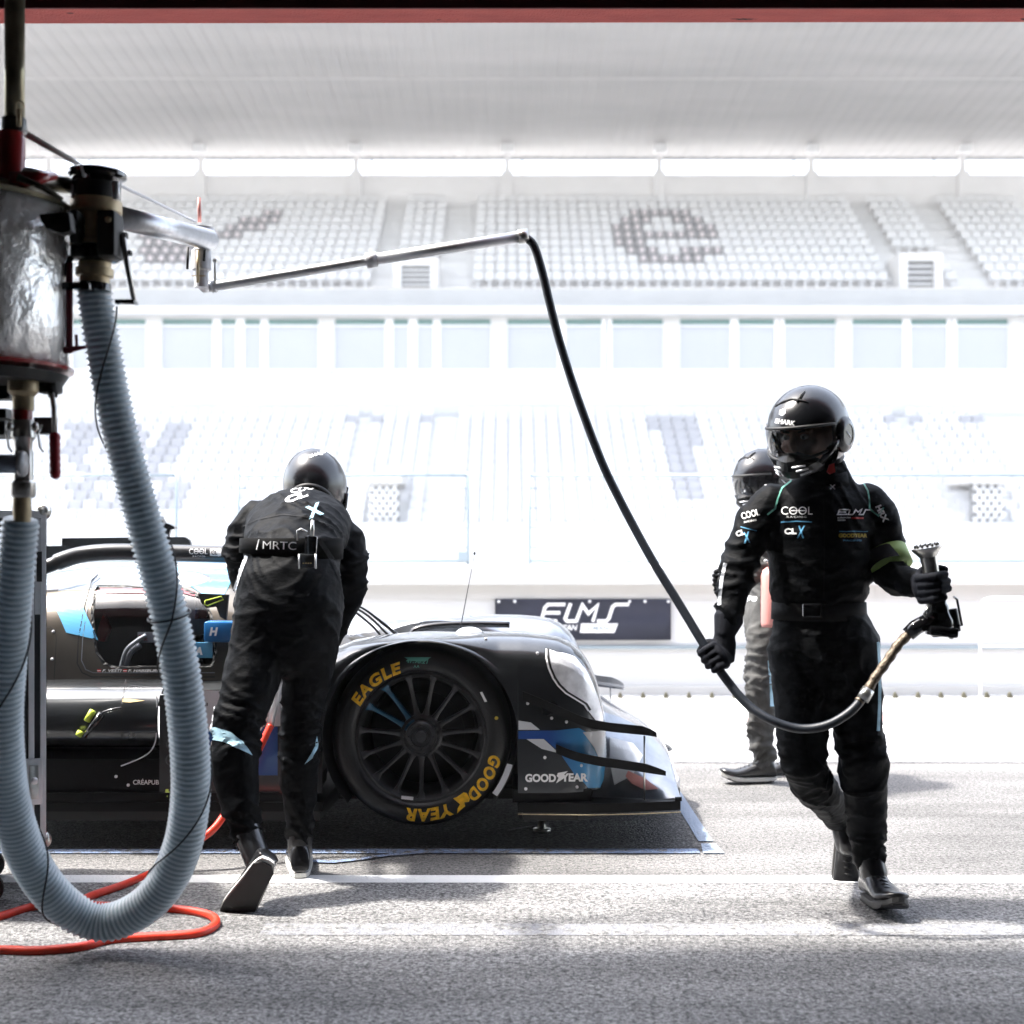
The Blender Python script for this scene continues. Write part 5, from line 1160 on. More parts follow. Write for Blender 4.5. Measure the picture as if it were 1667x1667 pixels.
# ---------------------------------------------------------------- nozzle
nz = empty('fuel_nozzle', tuple(W(1530, 1000, 4.02)), 'black refuelling nozzle with a steel toothed head held in a gloved hand', 'nozzle')
NB0, NT0 = W(1528, 1000, 4.03), W(1511, 905, 4.03); nax = (NT0-NB0).normalized(); nl = (NT0-NB0).length
bm = BM(); lathe(bm, NB0, nax, [(.0, 0), (.033, 0), (.034, .02), (.030, .03), (.029, .10), (.026, .115), (.026, .13)], 28); link('handle', fin(bm), 'gloss_black', nz, angle=40)
bm = BM(); lathe(bm, NB0+nax*0.125, nax, [(.024, 0), (.0245, .03), (.025, .05), (.034, .062), (.044, .074), (.045, .080), (.034, .083), (.0, .084)], 32, closed=False); hd_ = link('head', fin(bm), 'steel', nz, angle=35)
for k in range(14):
    a = 2*math.pi*k/14; fa, fb = frame(nax, Vector((1, 0, 0))); c = NB0+nax*0.206+(fa*math.cos(a)+fb*math.sin(a))*0.034
    bm = BM(); lathe(bm, c, nax, [(.004, 0), (.0035, .007), (.001, .010)], 8); link('tooth', fin(bm), 'black', hd_)
for k in range(7):
    a = 2*math.pi*k/7; c = NB0+nax*0.206+(fa*math.cos(a)+fb*math.sin(a))*0.018
    bm = BM(); lathe(bm, c, nax, [(.004, 0), (.003, .008)], 8); link('tooth', fin(bm), 'black', hd_)
bm = BM(); lathe(bm, W(1533, 1028, 4.03), nax, [(.030, -.012), (.038, 0), (.040, .03), (.036, .045), (.033, .062)], 24); link('valve_body', fin(bm), 'gloss_black', nz, angle=40)
bm = BM(); box(bm, W(1533, 1028, 4.0), (.085, .06, .03), rot=Matrix.Rotation(R(6), 3, 'Y'), bevel=.008); link('base_block', fin(bm), 'gloss_black', nz, angle=40)
bm = BM(); lathe(bm, W(1556, 1020, 4.03), nax, [(.012, -.015), (.014, 0), (.014, .05), (.012, .055)], 16); link('side_cylinder', fin(bm), 'carbon', nz, angle=40)
bm = BM(); tube(bm, V4([(1553, 972, 4.02), (1558, 976, 4.0), (1566, 1018, 4.0), (1560, 1018, 4.02)]), 0.004, 8); link('lever', fin(bm), 'gloss_black', nz)
bm = BM(); tube(bm, V4([(1512, 984, 4.0), (1504, 1000, 3.99), (1510, 1008, 4.0)]), 0.004, 8); tube(bm, [W(1510, 1008, 4.0), W(1524, 1010, 4.01)], .004, 8); link('wire_guard', fin(bm), 'steel', nz)
bm = BM(); tube(bm, [W(1478, 1033, 4.01), W(1490, 1022, 4.01), W(1525, 1002, 4.02)], [.022, .024, .022], 16); link('inlet_elbow', fin(bm), 'gloss_black', nz)
bm = BM(); lathe(bm, W(1547, 1035, 3.99), Vector((0, -1, 0)), [(.009, 0), (.009, .012), (.005, .012), (.005, .006)], 16); link('pivot_eye', fin(bm), 'steel', nz)
Pn = NB0+nax*0.085
grip_hand(p1, Pn, nax, Vector((-0.75, 0.55, 0)), 0.029, W(1492, 948, 4.12), elbow=W(1478, 948, 4.16), fr=.0135, wrap=215, flip=1)

# ---------------------------------------------------------------- P2: bent over the car, seen from behind
p2 = empty('person', (W(485, 1425, 4.6).x, 4.5, 0), 'person in black racing overalls bending over the car, back to the camera', 'person')
bm = BM()
tr = [((470, 1030, 4.52), (.165, .14)), ((470, 990, 4.53), (.186, .16)), ((472, 950, 4.55), (.178, .155)), ((474, 918, 4.58), (.166, .13)), ((478, 893, 4.66), (.170, .125)), ((482, 872, 4.78), (.185, .13)), ((485, 856, 4.92), (.195, .13)), ((490, 846, 5.03), (.178, .12)), ((500, 836, 5.12), (.12, .10)), ((508, 828, 5.2), (.07, .075))]
tube(bm, V4([a for a, b in tr]), [b for a, b in tr], 28, round_cap=True)
tube(bm, V4([(420, 848, 5.0), (400, 870, 4.97), (390, 905, 4.95), (398, 945, 5.0), (440, 1010, 5.04), (478, 1075, 4.98)]), [.08, .07, .062, .055, .05, .042], 18, round_cap=True)
tube(bm, V4([(545, 868, 4.97), (568, 885, 4.93), (576, 925, 4.9), (566, 975, 4.92), (540, 1030, 4.95), (505, 1080, 4.95)]), [.078, .07, .06, .055, .05, .042], 18, round_cap=True)
tube(bm, V4([(428, 1010, 4.5), (418, 1070, 4.46), (403, 1130, 4.4), (385, 1185, 4.36), (382, 1240, 4.34), (390, 1300, 4.32), (402, 1362, 4.3)]), [(.10, .12), .098, .090, .080, .080, .068, .046], 20, round_cap=True)
tube(bm, V4([(512, 1010, 4.53), (505, 1070, 4.54), (497, 1125, 4.56), (488, 1180, 4.58), (486, 1240, 4.6), (486, 1300, 4.63), (488, 1360, 4.66)]), [(.095, .12), .088, .078, .070, .069, .06, .045], 20, round_cap=True)
me = remesh_mesh(bm, 0.0085, 5)
J = [(W(390, 905, 4.9), .14), (W(576, 930, 4.9), .16), (W(385, 1195, 4.36), .17), (W(488, 1190, 4.58), .17), (W(400, 1340, 4.3), .14), (W(488, 1330, 4.64), .14), (W(478, 890, 4.66), .2), (W(485, 860, 4.85), .2), (W(470, 1030, 4.5), .16)]
cloth(me, 0.0075, 11, joints=J)
b2 = link('body', me, 'suit', p2); A2 = bvh_of(b2)
bm = BM(); q = V4([(474, 905, 4.60), (475, 890, 4.60), (475, 876, 4.60)]); tube(bm, q, [(.178, .163), (.178, .163), (.177, .162)], 36); link('belt', fin(bm), 'belt_black', p2); A2 = bvh_of(b2, bpy.data.objects['belt.001'])
helmet(p2, W(513, 790, 5.3), (0.12, .72, -.68), up=Vector((0, .6, .6)), face=False, discs=False, s=0.99)
H2 = bvh_of([o for o in p2.children if o.name.startswith('helmet')][0])
txt('SHARK', 504, 746, 32, 5, -18, 'print_white', p2, H2, .03); vs, fs = poly2d([(518, 741), (526, 741), (522, 738)]); decal('emblem', vs, fs, H2, 'print_white', p2, .002)
txt('MRTC', 428, 893.5, 54, 13, 2, 'print_white', b2, A2, .0); stk([(422, 878), (418, 895)], 1.8, 'print_white', b2, A2)
txt('CL', 466, 821, 38, 11, -20, 'print_white', b2, A2, .06); txt('X', 503, 846, 26, 21, -20, 'print_cyan2', b2, A2, .04); txt('COOL', 474, 804, 50, 7, -12, 'print_white', b2, A2, .02)
stk([(393, 858), (420, 846), (460, 838), (500, 842), (540, 856), (566, 876)], 1.6, 'belt', b2, A2, 'seam')
stk([(402, 905), (390, 935), (375, 985), (362, 1050), (352, 1110), (346, 1160), (342, 1190)], 5.5, 'paint_white', b2, A2, 'side_stripe')
vs, fs = poly2d([(338, 1186), (352, 1184), (376, 1192), (398, 1210), (410, 1230), (390, 1220), (366, 1208), (340, 1203)]); decal('knee_flash', vs, fs, A2, 'print_cyan2', b2, .003)
vs, fs = poly2d([(515, 1198), (518, 1216), (508, 1234), (495, 1244), (506, 1228), (512, 1214)]); decal('knee_flash', vs, fs, A2, 'print_cyan2', b2, .003)
stk([(346, 1208), (350, 1270), (362, 1340)], 1.4, 'belt', b2, A2, 'seam'); stk([(462, 1232), (458, 1280), (462, 1335)], 1.4, 'belt', b2, A2, 'seam')
# radio on the belt
rd2 = bm = BM(); box(bm, W(506, 893, 4.415), (.042, .03, .085), rot=Matrix.Rotation(R(3), 3, 'Y'), bevel=.006); rad = link('radio', fin(bm), 'gloss_black', p2, angle=40)
bm = BM(); tube(bm, [W(508, 873, 4.40), W(509, 847, 4.41)], [.008, .0055], 12); link('antenna', fin(bm), 'steel', rad)
bm = BM(); tube(bm, V4([(484, 880, 4.42), (484, 864, 4.42), (490, 861, 4.42), (500, 866, 4.42)]), .0035, 8, ref=Vector((0, 1, 0))); link('clip', fin(bm), 'steel', rad)
bm = BM(); box(bm, W(500, 913, 4.40), (.055, .03, .045), rot=Matrix.Rotation(R(3), 3, 'Y'), bevel=.005); pc_ = link('pouch', fin(bm), 'carbon', p2, angle=40)
for x in (487, 514): bm = BM(); tube(bm, [W(x, 902, 4.385), W(x, 926, 4.385)], .003, 8); link('pouch_edge', fin(bm), 'alu', pc_)
for i in range(4): bm = BM(); box(bm, W(494+i*4, 917, 4.383), (.005, .002, .004)); link('display_digit', fin(bm), 'amber', pc_, smooth=False)
stk([(520, 880), (540, 910), (556, 945)], 8, 'belt', b2, A2, 'strap')
shoe(p2, W(489, 1428, 4.6)+Vector((0, 0, -.003)), (-.18, 1, 0), (0, 0, 1), 0.28, shaft=W(488, 1355, 4.66))
shoe(p2, W(436, 1402, 4.16), (-.52, .18, -.84), (-.05, .96, .28), 0.27, shaft=W(402, 1352, 4.3), wf=1.1)
bm = BM(); tube(bm, [W(462, 1090, 4.95), W(452, 1125, 4.96), W(440, 1183, 4.95)], .012, 10); lan = link('air_lance', fin(bm), 'alu', None); tag(lan, 'slim grey air lance between the legs of the bent man, plugged into the car', 'lance')
for (a, b_) in (((478, 1075, 4.98), (466, 1092, 4.95)), ((505, 1080, 4.95), (480, 1090, 4.93))):
    grip_hand(p2, W(*b_), Vector((-.2, 0, 1)), Vector((1 if a[0] > 490 else .6, .3, .2)), .013, W(*a), fr=.011)

# ---------------------------------------------------------------- P3: behind the refueller, side-on, facing left
p3 = empty('person', (W(1240, 1272, 6.4).x, 6.4, 0), 'person in grey overalls and visored helmet standing behind the refueller, facing left', 'person')
bm = BM(); RY = Vector((0, 1, 0))
tr = [((1252, 1040, 6.45), (.15, .11)), ((1252, 1005, 6.45), (.165, .125)), ((1255, 965, 6.45), (.15, .11)), ((1258, 920, 6.45), (.165, .125)), ((1262, 875, 6.45), (.185, .125)), ((1264, 845, 6.45), (.17, .105)), ((1258, 826, 6.45), (.09, .08)), ((1250, 812, 6.45), (.06, .065))]
tube(bm, V4([a for a, b in tr]), [b for a, b in tr], 24, ref=RY, round_cap=True)
tube(bm, V4([(1258, 852, 6.3), (1246, 890, 6.26), (1236, 928, 6.22), (1210, 948, 6.2), (1182, 950, 6.2)]), [.07, .062, .056, .05, .042], 16, round_cap=True)
tube(bm, V4([(1262, 852, 6.62), (1255, 900, 6.66), (1225, 935, 6.6)]), [.07, .06, .05], 16, round_cap=True)
tube(bm, V4([(1246, 1030, 6.38), (1242, 1080, 6.37), (1238, 1130, 6.36), (1240, 1185, 6.38), (1243, 1240, 6.4)]), [.09, .085, .072, .066, .05], 18, round_cap=True)
tube(bm, V4([(1262, 1030, 6.54), (1270, 1080, 6.55), (1276, 1130, 6.56), (1284, 1185, 6.58), (1292, 1240, 6.6)]), [.09, .085, .07, .06, .05], 18, round_cap=True)
me = remesh_mesh(bm, 0.01, 5); cloth(me, 0.010, 23, joints=[(W(1240, 1120, 6.36), .25), (W(1242, 1220, 6.4), .2), (W(1236, 930, 6.2), .2), (W(1256, 960, 6.45), .2)])
b3 = link('body', me, 'suit_grey', p3); A3 = bvh_of(b3)
helmet(p3, W(1242, 777, 6.42), (-.86, -.5, -.22), face=False, vis='gloss_black', s=1.0)
bm = BM(); tube(bm, [W(1256, 985, 6.45), W(1256, 970, 6.45)], [(.155, .118), (.155, .118)], 28, ref=RY); link('belt', fin(bm), 'alu', p3)
stk([(1254, 1075), (1257, 1110), (1258, 1150)], 9, 'print_cyan2', b3, A3, 'side_stripe')
shoe(p3, W(1262, 1270, 6.4), (-1, -.12, 0), (0, 0, 1), 0.27, shaft=W(1244, 1236, 6.4))
shoe(p3, W(1306, 1266, 6.6), (-1, -.2, 0), (0, 0, 1), 0.27, shaft=W(1293, 1236, 6.6))
for q in ((1172, 948, 6.19), (1212, 940, 6.56)):
    grip_hand(p3, W(*q), Vector((0, .2, 1)), Vector((1, 0, .2)), .016, W(q[0]+14, q[1]+2, q[2]), fr=.011, mat='belt')
ex = empty('fire_extinguisher', tuple(W(1252, 1020, 6.15)), 'pale red cylinder hanging at the side of the standing man in grey', 'extinguisher')
bm = BM(); lathe(bm, W(1256, 1022, 6.15), Vector((0, 0, 1)), [(.0, 0), (.045, .003), (.048, .02), (.048, .24), (.04, .265), (.02, .28), (.0, .282)], 24, closed=False); link('cylinder', fin(bm), 'red_pale', ex)
bm = BM(); tube(bm, V4([(1256, 925, 6.15), (1252, 915, 6.15), (1245, 913, 6.13)]), .008, 8); link('valve', fin(bm), 'steel', ex)
# ================================================================ FUEL RIG, HOSES, FLIGHT CASE
rig = empty('fuel_rig', (W(-70, 0, 3.3).x, 3.3, 0), 'foil-wrapped fuel tank tower with brass valves and olive mast at the left edge', 'fuel rig')
UPV = Vector((0, 0, 1))
tc_ = Vector((W(-62, 0, 3.3).x, 3.3, 0)); tr_ = 0.255
def ZP(py, Y=3.3): return H-(py-HY)*Y/F
zb, zt = ZP(590, 3.2), ZP(322, 3.2)
bm = BM(); pr = [(0.0, zb)]; n = 26
lathe(bm, tc_, UPV, [(tr_, zb), (tr_, lerp(zb, zt, .25)), (tr_, lerp(zb, zt, .5)), (tr_, lerp(zb, zt, .75)), (tr_, zt)], 96)
for v in bm.verts:
    d = Vector((v.co.x-tc_.x, v.co.y-tc_.y, 0))
    if d.length > .1: a = math.atan2(d.y, d.x); v.co += d.normalized()*(0.003*noise.noise(Vector((a*5, v.co.z*9, 1)))+.003*noise.noise(Vector((a*19, v.co.z*24, 4))))
link('tank', fin(bm), 'foil', rig)
bm = BM(); lathe(bm, tc_, UPV, [(tr_+.008, zb-.006), (tr_+.010, zb+.002), (tr_+.004, zb+.004)], 72); link('lower_rim', fin(bm), 'red_paint', rig, angle=40)
bm = BM(); lathe(bm, tc_, UPV, [(tr_-.02, zb-.04), (tr_-.004, zb-.016)], 72); link('base_plate', fin(bm), 'black', rig, angle=40)
bm = BM(); lathe(bm, tc_, UPV, [(tr_+.006, zt-.004), (tr_+.012, zt+.006), (tr_-.02, zt+.03), (.12, zt+.05), (0, zt+.05)], 72, closed=False); link('lid', fin(bm), 'pipe_olive', rig, angle=40)
# mast
mx = W(24, 0, 3.2).x
bm = BM(); lathe(bm, Vector((mx, 3.2, 0)), UPV, [(.0235, ZP(200, 3.2)), (.0235, ZP(118, 3.2)), (.0245, ZP(116, 3.2)), (.0235, ZP(110, 3.2)), (.0235, 3.1)], 28); link('mast', fin(bm), 'pipe_olive', rig)
bm = BM(); lathe(bm, Vector((mx-.002, 3.2, 0)), UPV, [(.029, ZP(216, 3.2)), (.031, ZP(212, 3.2)), (.029, ZP(194, 3.2))], 28); link('mast_collar', fin(bm), 'carbon', rig, angle=40)
bm = BM(); mxx = W(17, 0, 3.2).x; lathe(bm, Vector((mxx, 3.2, 0)), UPV, [(.036, zt+.02), (.034, ZP(285, 3.2)), (.034, ZP(226, 3.2)), (.03, ZP(221, 3.2)), (.029, ZP(216, 3.2))], 32); link('mast_socket', fin(bm), 'red_paint', rig, angle=40)
bm = BM(); tube(bm, V4([(27, 186, 3.15), (26, 168, 3.15), (31, 163, 3.15), (38, 168, 3.15), (40, 175, 3.15)]), .0018, 6); tube(bm, V4([(31, 205, 3.14), (31, 178, 3.14)]), .006, 8); link('lock_pin', fin(bm), 'brass', rig)
bm = BM(); tube(bm, splineV(V4([(15, 292, 3.2), (45, 290, 3.22), (80, 296, 3.28), (118, 305, 3.36)]), 4), [.03-.0008*i for i in range(13)], 16); link('outlet_arm', fin(bm), 'steel', rig)
bm = BM(); tube(bm, V4([(20, 293, 3.15), (60, 290, 3.15), (88, 287, 3.2)]), [.02, .016, .01], 12); link('red_bracket', fin(bm), 'red_paint', rig)
bm = BM(); tube(bm, V4([(28, 288, 3.1), (70, 305, 3.12), (102, 325, 3.14)]), [.009, .007, .005], 8); link('clamp_band', fin(bm), 'umber', rig)
# red sight pipe on the right of the tank
bm = BM(); tube(bm, V4([(113, 428, 3.3), (113, 575, 3.3)]), .0085, 12); tube(bm, V4([(104, 570, 3.3), (140, 565, 3.3)]), [.01, .004], 10); tube(bm, V4([(125, 565, 3.3), (124, 545, 3.3)]), .004, 8); link('sight_pipe', fin(bm), mk('red_dark', col=(.14, .006, .02), rough=.4), rig)
# valve stack under the tank
vx = W(40, 0, 3.25).x
def zr(py): return ZP(py, 3.25)
def stackpart(nm, segs, mat, x=40, Y=3.25, n=32):
    bm = BM(); lathe(bm, Vector((W(x, 0, Y).x, Y, 0)), UPV, [(r*Y/F, ZP(py, Y)) for r, py in segs][::-1], n); return link(nm, fin(bm), mat, rig, angle=40)
stackpart('outlet_pipe', [(15, 575), (15, 592), (18, 594), (18, 610)], 'steel', 38)
stackpart('ball_valve', [(21, 608), (24, 615), (24, 638), (17, 646), (17, 668)], 'brass', 38)
stackpart('red_band', [(15, 664), (16, 668), (16, 684)], 'red_paint', 36)
stackpart('coupling', [(17, 684), (19, 688), (20, 712), (15, 718), (14, 734)], 'steel', 38)
stackpart('tee', [(15, 734), (16, 737), (16, 782), (20, 786), (20, 806), (17, 810)], 'steel', 38)
stackpart('hose_barb', [(14, 806), (15, 830), (13, 850)], 'brass', 36)
for sx in (12, 63):
    bm = BM(); tube(bm, V4([(sx+5, 692, 3.2), (sx-1, 705, 3.18), (sx+2, 728, 3.18), (sx+8, 736, 3.18)]), .003, 6); ellipsoid(bm, W(sx+4 if sx < 30 else sx-6, 695, 3.2), (.009, .012, .012), seg=10); link('cam_lever', fin(bm), 'steel', rig)
bm = BM(); box2(bm, (W(-40, 0, 3.35).x, 3.35, ZP(600)), (W(16, 0, 3.35).x, 3.4, ZP(646))); box2(bm, (W(-40, 0, 3.35).x, 3.3, ZP(665)), (W(22, 0, 3.35).x, 3.45, ZP(680))); box2(bm, (W(-60, 0, 3.35).x, 3.3, ZP(685)), (W(8, 0, 3.3).x, 3.45, ZP(708))); link('frame_block', fin(bm), 'case_black', rig, smooth=False)
bm = BM(); box2(bm, (W(60, 0, 3.3).x, 3.28, ZP(612)), (W(95, 0, 3.3).x, 3.34, ZP(640)), bevel=.008); tube(bm, V4([(84, 612, 3.3), (86, 645, 3.28)]), .012, 10); link('valve_head', fin(bm), 'black', rig, angle=40)
bm = BM(); tube(bm, V4([(84, 640, 3.25), (88, 665, 3.24), (89, 712, 3.24)]), [.006, .007, .006], 10); lv = link('lever', fin(bm), 'steel', rig)
bm = BM(); lp = V4([(89, 712, 3.24), (90, 772, 3.24)]); tube(bm, [lp[0].lerp(lp[1], k/16) for k in range(17)], [.0125+.0012*(k % 3 == 0) for k in range(17)], 14, round_cap=True); link('lever_grip', fin(bm), mk('grip_red', col=(.36, .008, .02), rough=.45), lv)
bm = BM(); tube(bm, V4([(-60, 755, 3.2), (34, 755, 3.2)]), .0225, 24); cr_ = link('cross_pipe', fin(bm), mk('pipe_blue', col=(.32, .38, .46), rough=.35, metal=.6), rig)
bm = BM(); tube(bm, V4([(32, 755, 3.2), (40, 755, 3.2)]), .030, 24); link('flange', fin(bm), 'paint_white', rig)
bm = BM(); box2(bm, (W(50, 0, 3.3).x, 3.32, ZP(678)), (W(80, 0, 3.3).x, 3.36, ZP(705))); link('bracket', fin(bm), 'case_black', rig, smooth=False)
# rig legs standing on the floor (outside the frame to the left)
for dx in (-.42, .0):
    bm = BM(); box2(bm, (tc_.x+dx-.22, 3.25, 0), (tc_.x+dx-.17, 3.3, zb)); link('leg', fin(bm), 'case_black', rig, smooth=False)

# boom from the rig carrying the hose
bo = empty('hose_boom', tuple(W(190, 350, 3.5)), 'jointed aluminium boom reaching from the rig to carry the fuel hose', 'boom')
bm = BM(); tube(bm, V4([(185, 352, 3.46), (340, 390, 4.15)]), [.030, .0325], 32); link('boom_tube', fin(bm), 'boom_metal', bo)
bm = BM(); tube(bm, V4([(40, 217, 3.3), (150, 280, 3.5), (318, 361, 4.1)]), [.009, .006, .0035], 8); link('stay_wire', fin(bm), 'white_tube', bo)
bm = BM(); lathe(bm, W(328, 400, 4.16), UPV, [(.021, -.13), (.021, -.08), (.030, -.075), (.030, -.015), (.022, -.01), (.022, .04), (.040, .045), (.040, .055)], 24); link('swivel', fin(bm), 'white_tube', bo, angle=40)
bm = BM(); tube(bm, V4([(324, 322, 4.16), (325, 362, 4.16)]), .006, 8); link('swivel_pin', fin(bm), 'red_pale', bo)
bm = BM(); tube(bm, V4([(350, 420, 4.16), (350, 462, 4.16)]), .004, 8); ellipsoid(bm, W(350, 424, 4.16), (.008, .008, .008), seg=8); link('stop_pin', fin(bm), 'steel', bo)
for sx in (306, 333): bm = BM(); tube(bm, V4([(sx, 402, 4.12), (sx-1, 438 if sx < 320 else 425, 4.12)]), .004, 8); link('latch', fin(bm), 'black', bo)
bm = BM(); tube(bm, V4([(322, 408, 4.12), (322, 460, 4.12)]), .005, 8); tube(bm, V4([(312, 449, 4.12), (334, 449, 4.12)]), .002, 6); link('hinge_bolt', fin(bm), 'brass', bo)
bm = BM(); tube(bm, splineV(V4([(328, 455, 4.16), (332, 468, 4.18), (350, 466, 4.2), (470, 446, 4.24), (606, 423, 4.27)]), 5), [.0155]*21, 20); link('arm_tube', fin(bm), 'alu', bo)
bm = BM(); tube(bm, V4([(600, 424, 4.27), (852, 385, 4.3)]), .0185, 20); link('arm_tube', fin(bm), 'alu', bo)
bm = BM(); tube(bm, V4([(596, 425, 4.265), (613, 422, 4.27)]), .0245, 20); link('collar', fin(bm), 'white_tube', bo)
bm = BM(); tube(bm, V4([(345, 466, 4.2), (352, 465, 4.2)]), .0215, 20); link('collar', fin(bm), 'white_tube', bo)
bm = BM(); tube(bm, V4([(843, 386, 4.298), (859, 384, 4.302)]), .023, 20); link('end_ring', fin(bm), 'steel', bo)

# vent coupling (dead-man valve) hanging beside the tank
va = empty('vent_valve', tuple(W(155, 400, 3.35)), 'black and brass vent coupling hanging on top of the ribbed hose', 'valve')
T0, T1 = W(158, 280, 3.35), W(153, 490, 3.35); vax = (T0-T1).normalized(); pxm = 3.35/F
def vp(py): return T1.lerp(T0, (490-py)/(490-280))
def vseg(nm, segs, mat, n=36):
    bm = BM(); base = vp(segs[-1][1]); lathe(bm, base, vax, [(r*pxm, (segs[-1][1]-py)*pxm) for r, py in segs][::-1], n); return link(nm, fin(bm), mat, va, angle=38)
vseg('cap', [(38, 276), (47, 281), (47, 288), (40, 292), (38, 300)], 'gloss_black')
vseg('upper_body', [(38, 296), (38, 327)], 'black')
vseg('brass_ring', [(39, 326), (41, 329), (41, 346), (36, 350)], 'brass')
vseg('brass_body', [(33, 346), (33, 394), (40, 396), (40, 403)], 'brass')
vseg('lower_collar', [(39, 400), (39, 424), (33, 428)], 'gloss_black')
vseg('neck', [(26, 424), (26, 436), (30, 438), (30, 450), (24, 452), (24, 468)], 'brass')
vseg('lever_ring', [(26, 462), (27, 465), (27, 474)], 'gloss_black')
bm = BM(); tube(bm, V4([(104, 362, 3.1), (120, 362, 3.28)]), .012, 10); prism(bm, V4([(64, 349, 3.08), (112, 345, 3.08), (116, 375, 3.08), (100, 380, 3.08), (76, 372, 3.08), (66, 360, 3.08)]), .03); link('thumb_plate', fin(bm), 'black', va, smooth=False)
bm = BM(); box2(bm, (W(118, 0, 3.28).x, 3.25, ZP(398, 3.28)), (W(133, 0, 3.28).x, 3.32, ZP(345, 3.28)), bevel=.008); link('side_block', fin(bm), 'black', va, angle=40)
bm = BM(); box2(bm, (W(162, 0, 3.28).x, 3.25, ZP(420, 3.28)), (W(193, 0, 3.28).x, 3.33, ZP(345, 3.28)), bevel=.01); link('side_block', fin(bm), 'black', va, angle=40)
bm = BM(); c = W(178, 359, 3.26); lathe(bm, c, Vector((0, -1, 0)), [(.008, 0), (.008, .012), (.005, .014)], 14); link('screw', fin(bm), 'brass', va)
bm = BM(); tube(bm, V4([(116, 418, 3.3), (106, 440, 3.3), (95, 467, 3.3)]), [.008, .007, .006], 10); tube(bm, [W(95, 467, 3.3), W(88, 468, 3.3)], .006, 8); link('lever_arm', fin(bm), 'carbon', va)
bm = BM(); tube(bm, V4([(199, 382, 3.3), (207, 432, 3.3), (218, 489, 3.3)]), [.008, .007, .006], 10); link('lever_arm', fin(bm), 'steel', va)
bm = BM(); box2(bm, (W(97, 0, 3.3).x, 3.28, ZP(473, 3.3)), (W(150, 0, 3.3).x, 3.32, ZP(461, 3.3)), bevel=.004); link('foot_bar', fin(bm), 'gloss_black', va, angle=40)
bm = BM(); box2(bm, (W(190, 0, 3.3).x, 3.28, ZP(496, 3.3)), (W(222, 0, 3.3).x, 3.32, ZP(489, 3.3)), bevel=.003); link('foot_bar', fin(bm), 'gloss_black', va, angle=40)
bm = BM(); box2(bm, (W(191, 0, 3.3).x, 3.30, ZP(386, 3.3)), (W(205, 0, 3.3).x, 3.32, ZP(378, 3.3))); box2(bm, (W(203, 0, 3.3).x, 3.30, ZP(414, 3.3)), (W(212, 0, 3.3).x, 3.32, ZP(407, 3.3))); link('pivot', fin(bm), 'black', va, smooth=False)
bm = BM(); tube(bm, V4([(135, 281, 3.28), (132, 268, 3.28)]), .004, 8); ellipsoid(bm, W(137, 285, 3.27), (.006, .006, .006), seg=10); link('top_pin', fin(bm), 'white_tube', va)
bm = BM(); tube(bm, V4([(118, 300, 3.3), (118, 322, 3.3)]), .004, 8); link('rib', fin(bm), 'alu', va)
bm = BM(); tube(bm, V4([(188, 296, 3.28), (190, 324, 3.28)]), .009, 10); link('rib', fin(bm), 'alu', va)

# corrugated hose: real ribs along a smooth path
hpts = [(153, 470, 3.36), (160, 520, 3.37), (174, 600, 3.38), (192, 690, 3.40), (215, 780, 3.43), (243, 880, 3.46), (268, 970, 3.5), (290, 1070, 3.54), (303, 1160, 3.58), (310, 1240, 3.62), (309, 1310, 3.66), (296, 1380, 3.70), (268, 1440, 3.74), (225, 1482, 3.77), (170, 1502, 3.78), (120, 1486, 3.76), (72, 1440, 3.70), (38, 1380, 3.63), (16, 1310, 3.55), (6, 1240, 3.48), (4, 1160, 3.42), (10, 1080, 3.37), (18, 1000, 3.32), (26, 920, 3.28), (34, 840, 3.25)]
C = splineV(V4(hpts), 12)
L_ = [0.0]
for a, b in zip(C, C[1:]): L_.append(L_[-1]+(b-a).length)
def at_len(s):
    import bisect
    i = min(max(bisect.bisect_left(L_, s), 1), len(C)-1); t = (s-L_[i-1])/max(1e-6, L_[i]-L_[i-1]); return C[i-1].lerp(C[i], t)
pitch = 0.0155; nr = int(L_[-1]/pitch); pts, rr = [], []
for i in range(nr*4):
    s = i*pitch/4; ph = i % 4; base = lerp(0.041, 0.050, min(1, s/1.3)) if s < 2.6 else lerp(0.050, 0.042, min(1, (s-2.6)/0.6))
    pts.append(at_len(s)); rr.append(base+(0.0045, -0.0005, -0.0025, -0.0005)[ph])
ch = empty('vent_hose', tuple(W(170, 1535, 3.78)), 'thick pale blue-grey ribbed vent hose hanging in a deep loop at the left', 'hose')
bm = BM(); fs_ = tube(bm, pts, rr, 30, ref=Vector((0, 1, 0)))
for i_, f_ in enumerate(fs_):
    if i_ < (len(pts)-1)*30: f_.material_index = 1 if (i_//30) % 4 in (1, 2) else 0
hm = new_mat('ribbed_hose', (0.42, 0.5, 0.56), 0.38, noise_scale=8, noise_amt=.12); M['ribbed_hose'] = hm
hb = hm.node_tree.nodes['Principled BSDF']; hb.inputs['Coat Weight'].default_value = .4; hb.inputs['Coat Roughness'].default_value = .2; hb.inputs['Subsurface Weight'].default_value = 0.0
hb.inputs['Base Color'].default_value = (.74, .79, .82, 1)
for l_ in list(hm.node_tree.links):
    if l_.to_socket == hb.inputs['Base Color']: l_.from_node.inputs[0].default_value = (.74, .79, .82)
_t = hm.node_tree; tl = _t.nodes.new('ShaderNodeBsdfTranslucent'); tl.inputs[0].default_value = (.7, .8, .86, 1); mxs = _t.nodes.new('ShaderNodeMixShader'); mxs.inputs[0].default_value = .32
_out = _t.nodes['Material Output']; _t.links.new(hb.outputs[0], mxs.inputs[1]); _t.links.new(tl.outputs[0], mxs.inputs[2]); _t.links.new(mxs.outputs[0], _out.inputs[0])
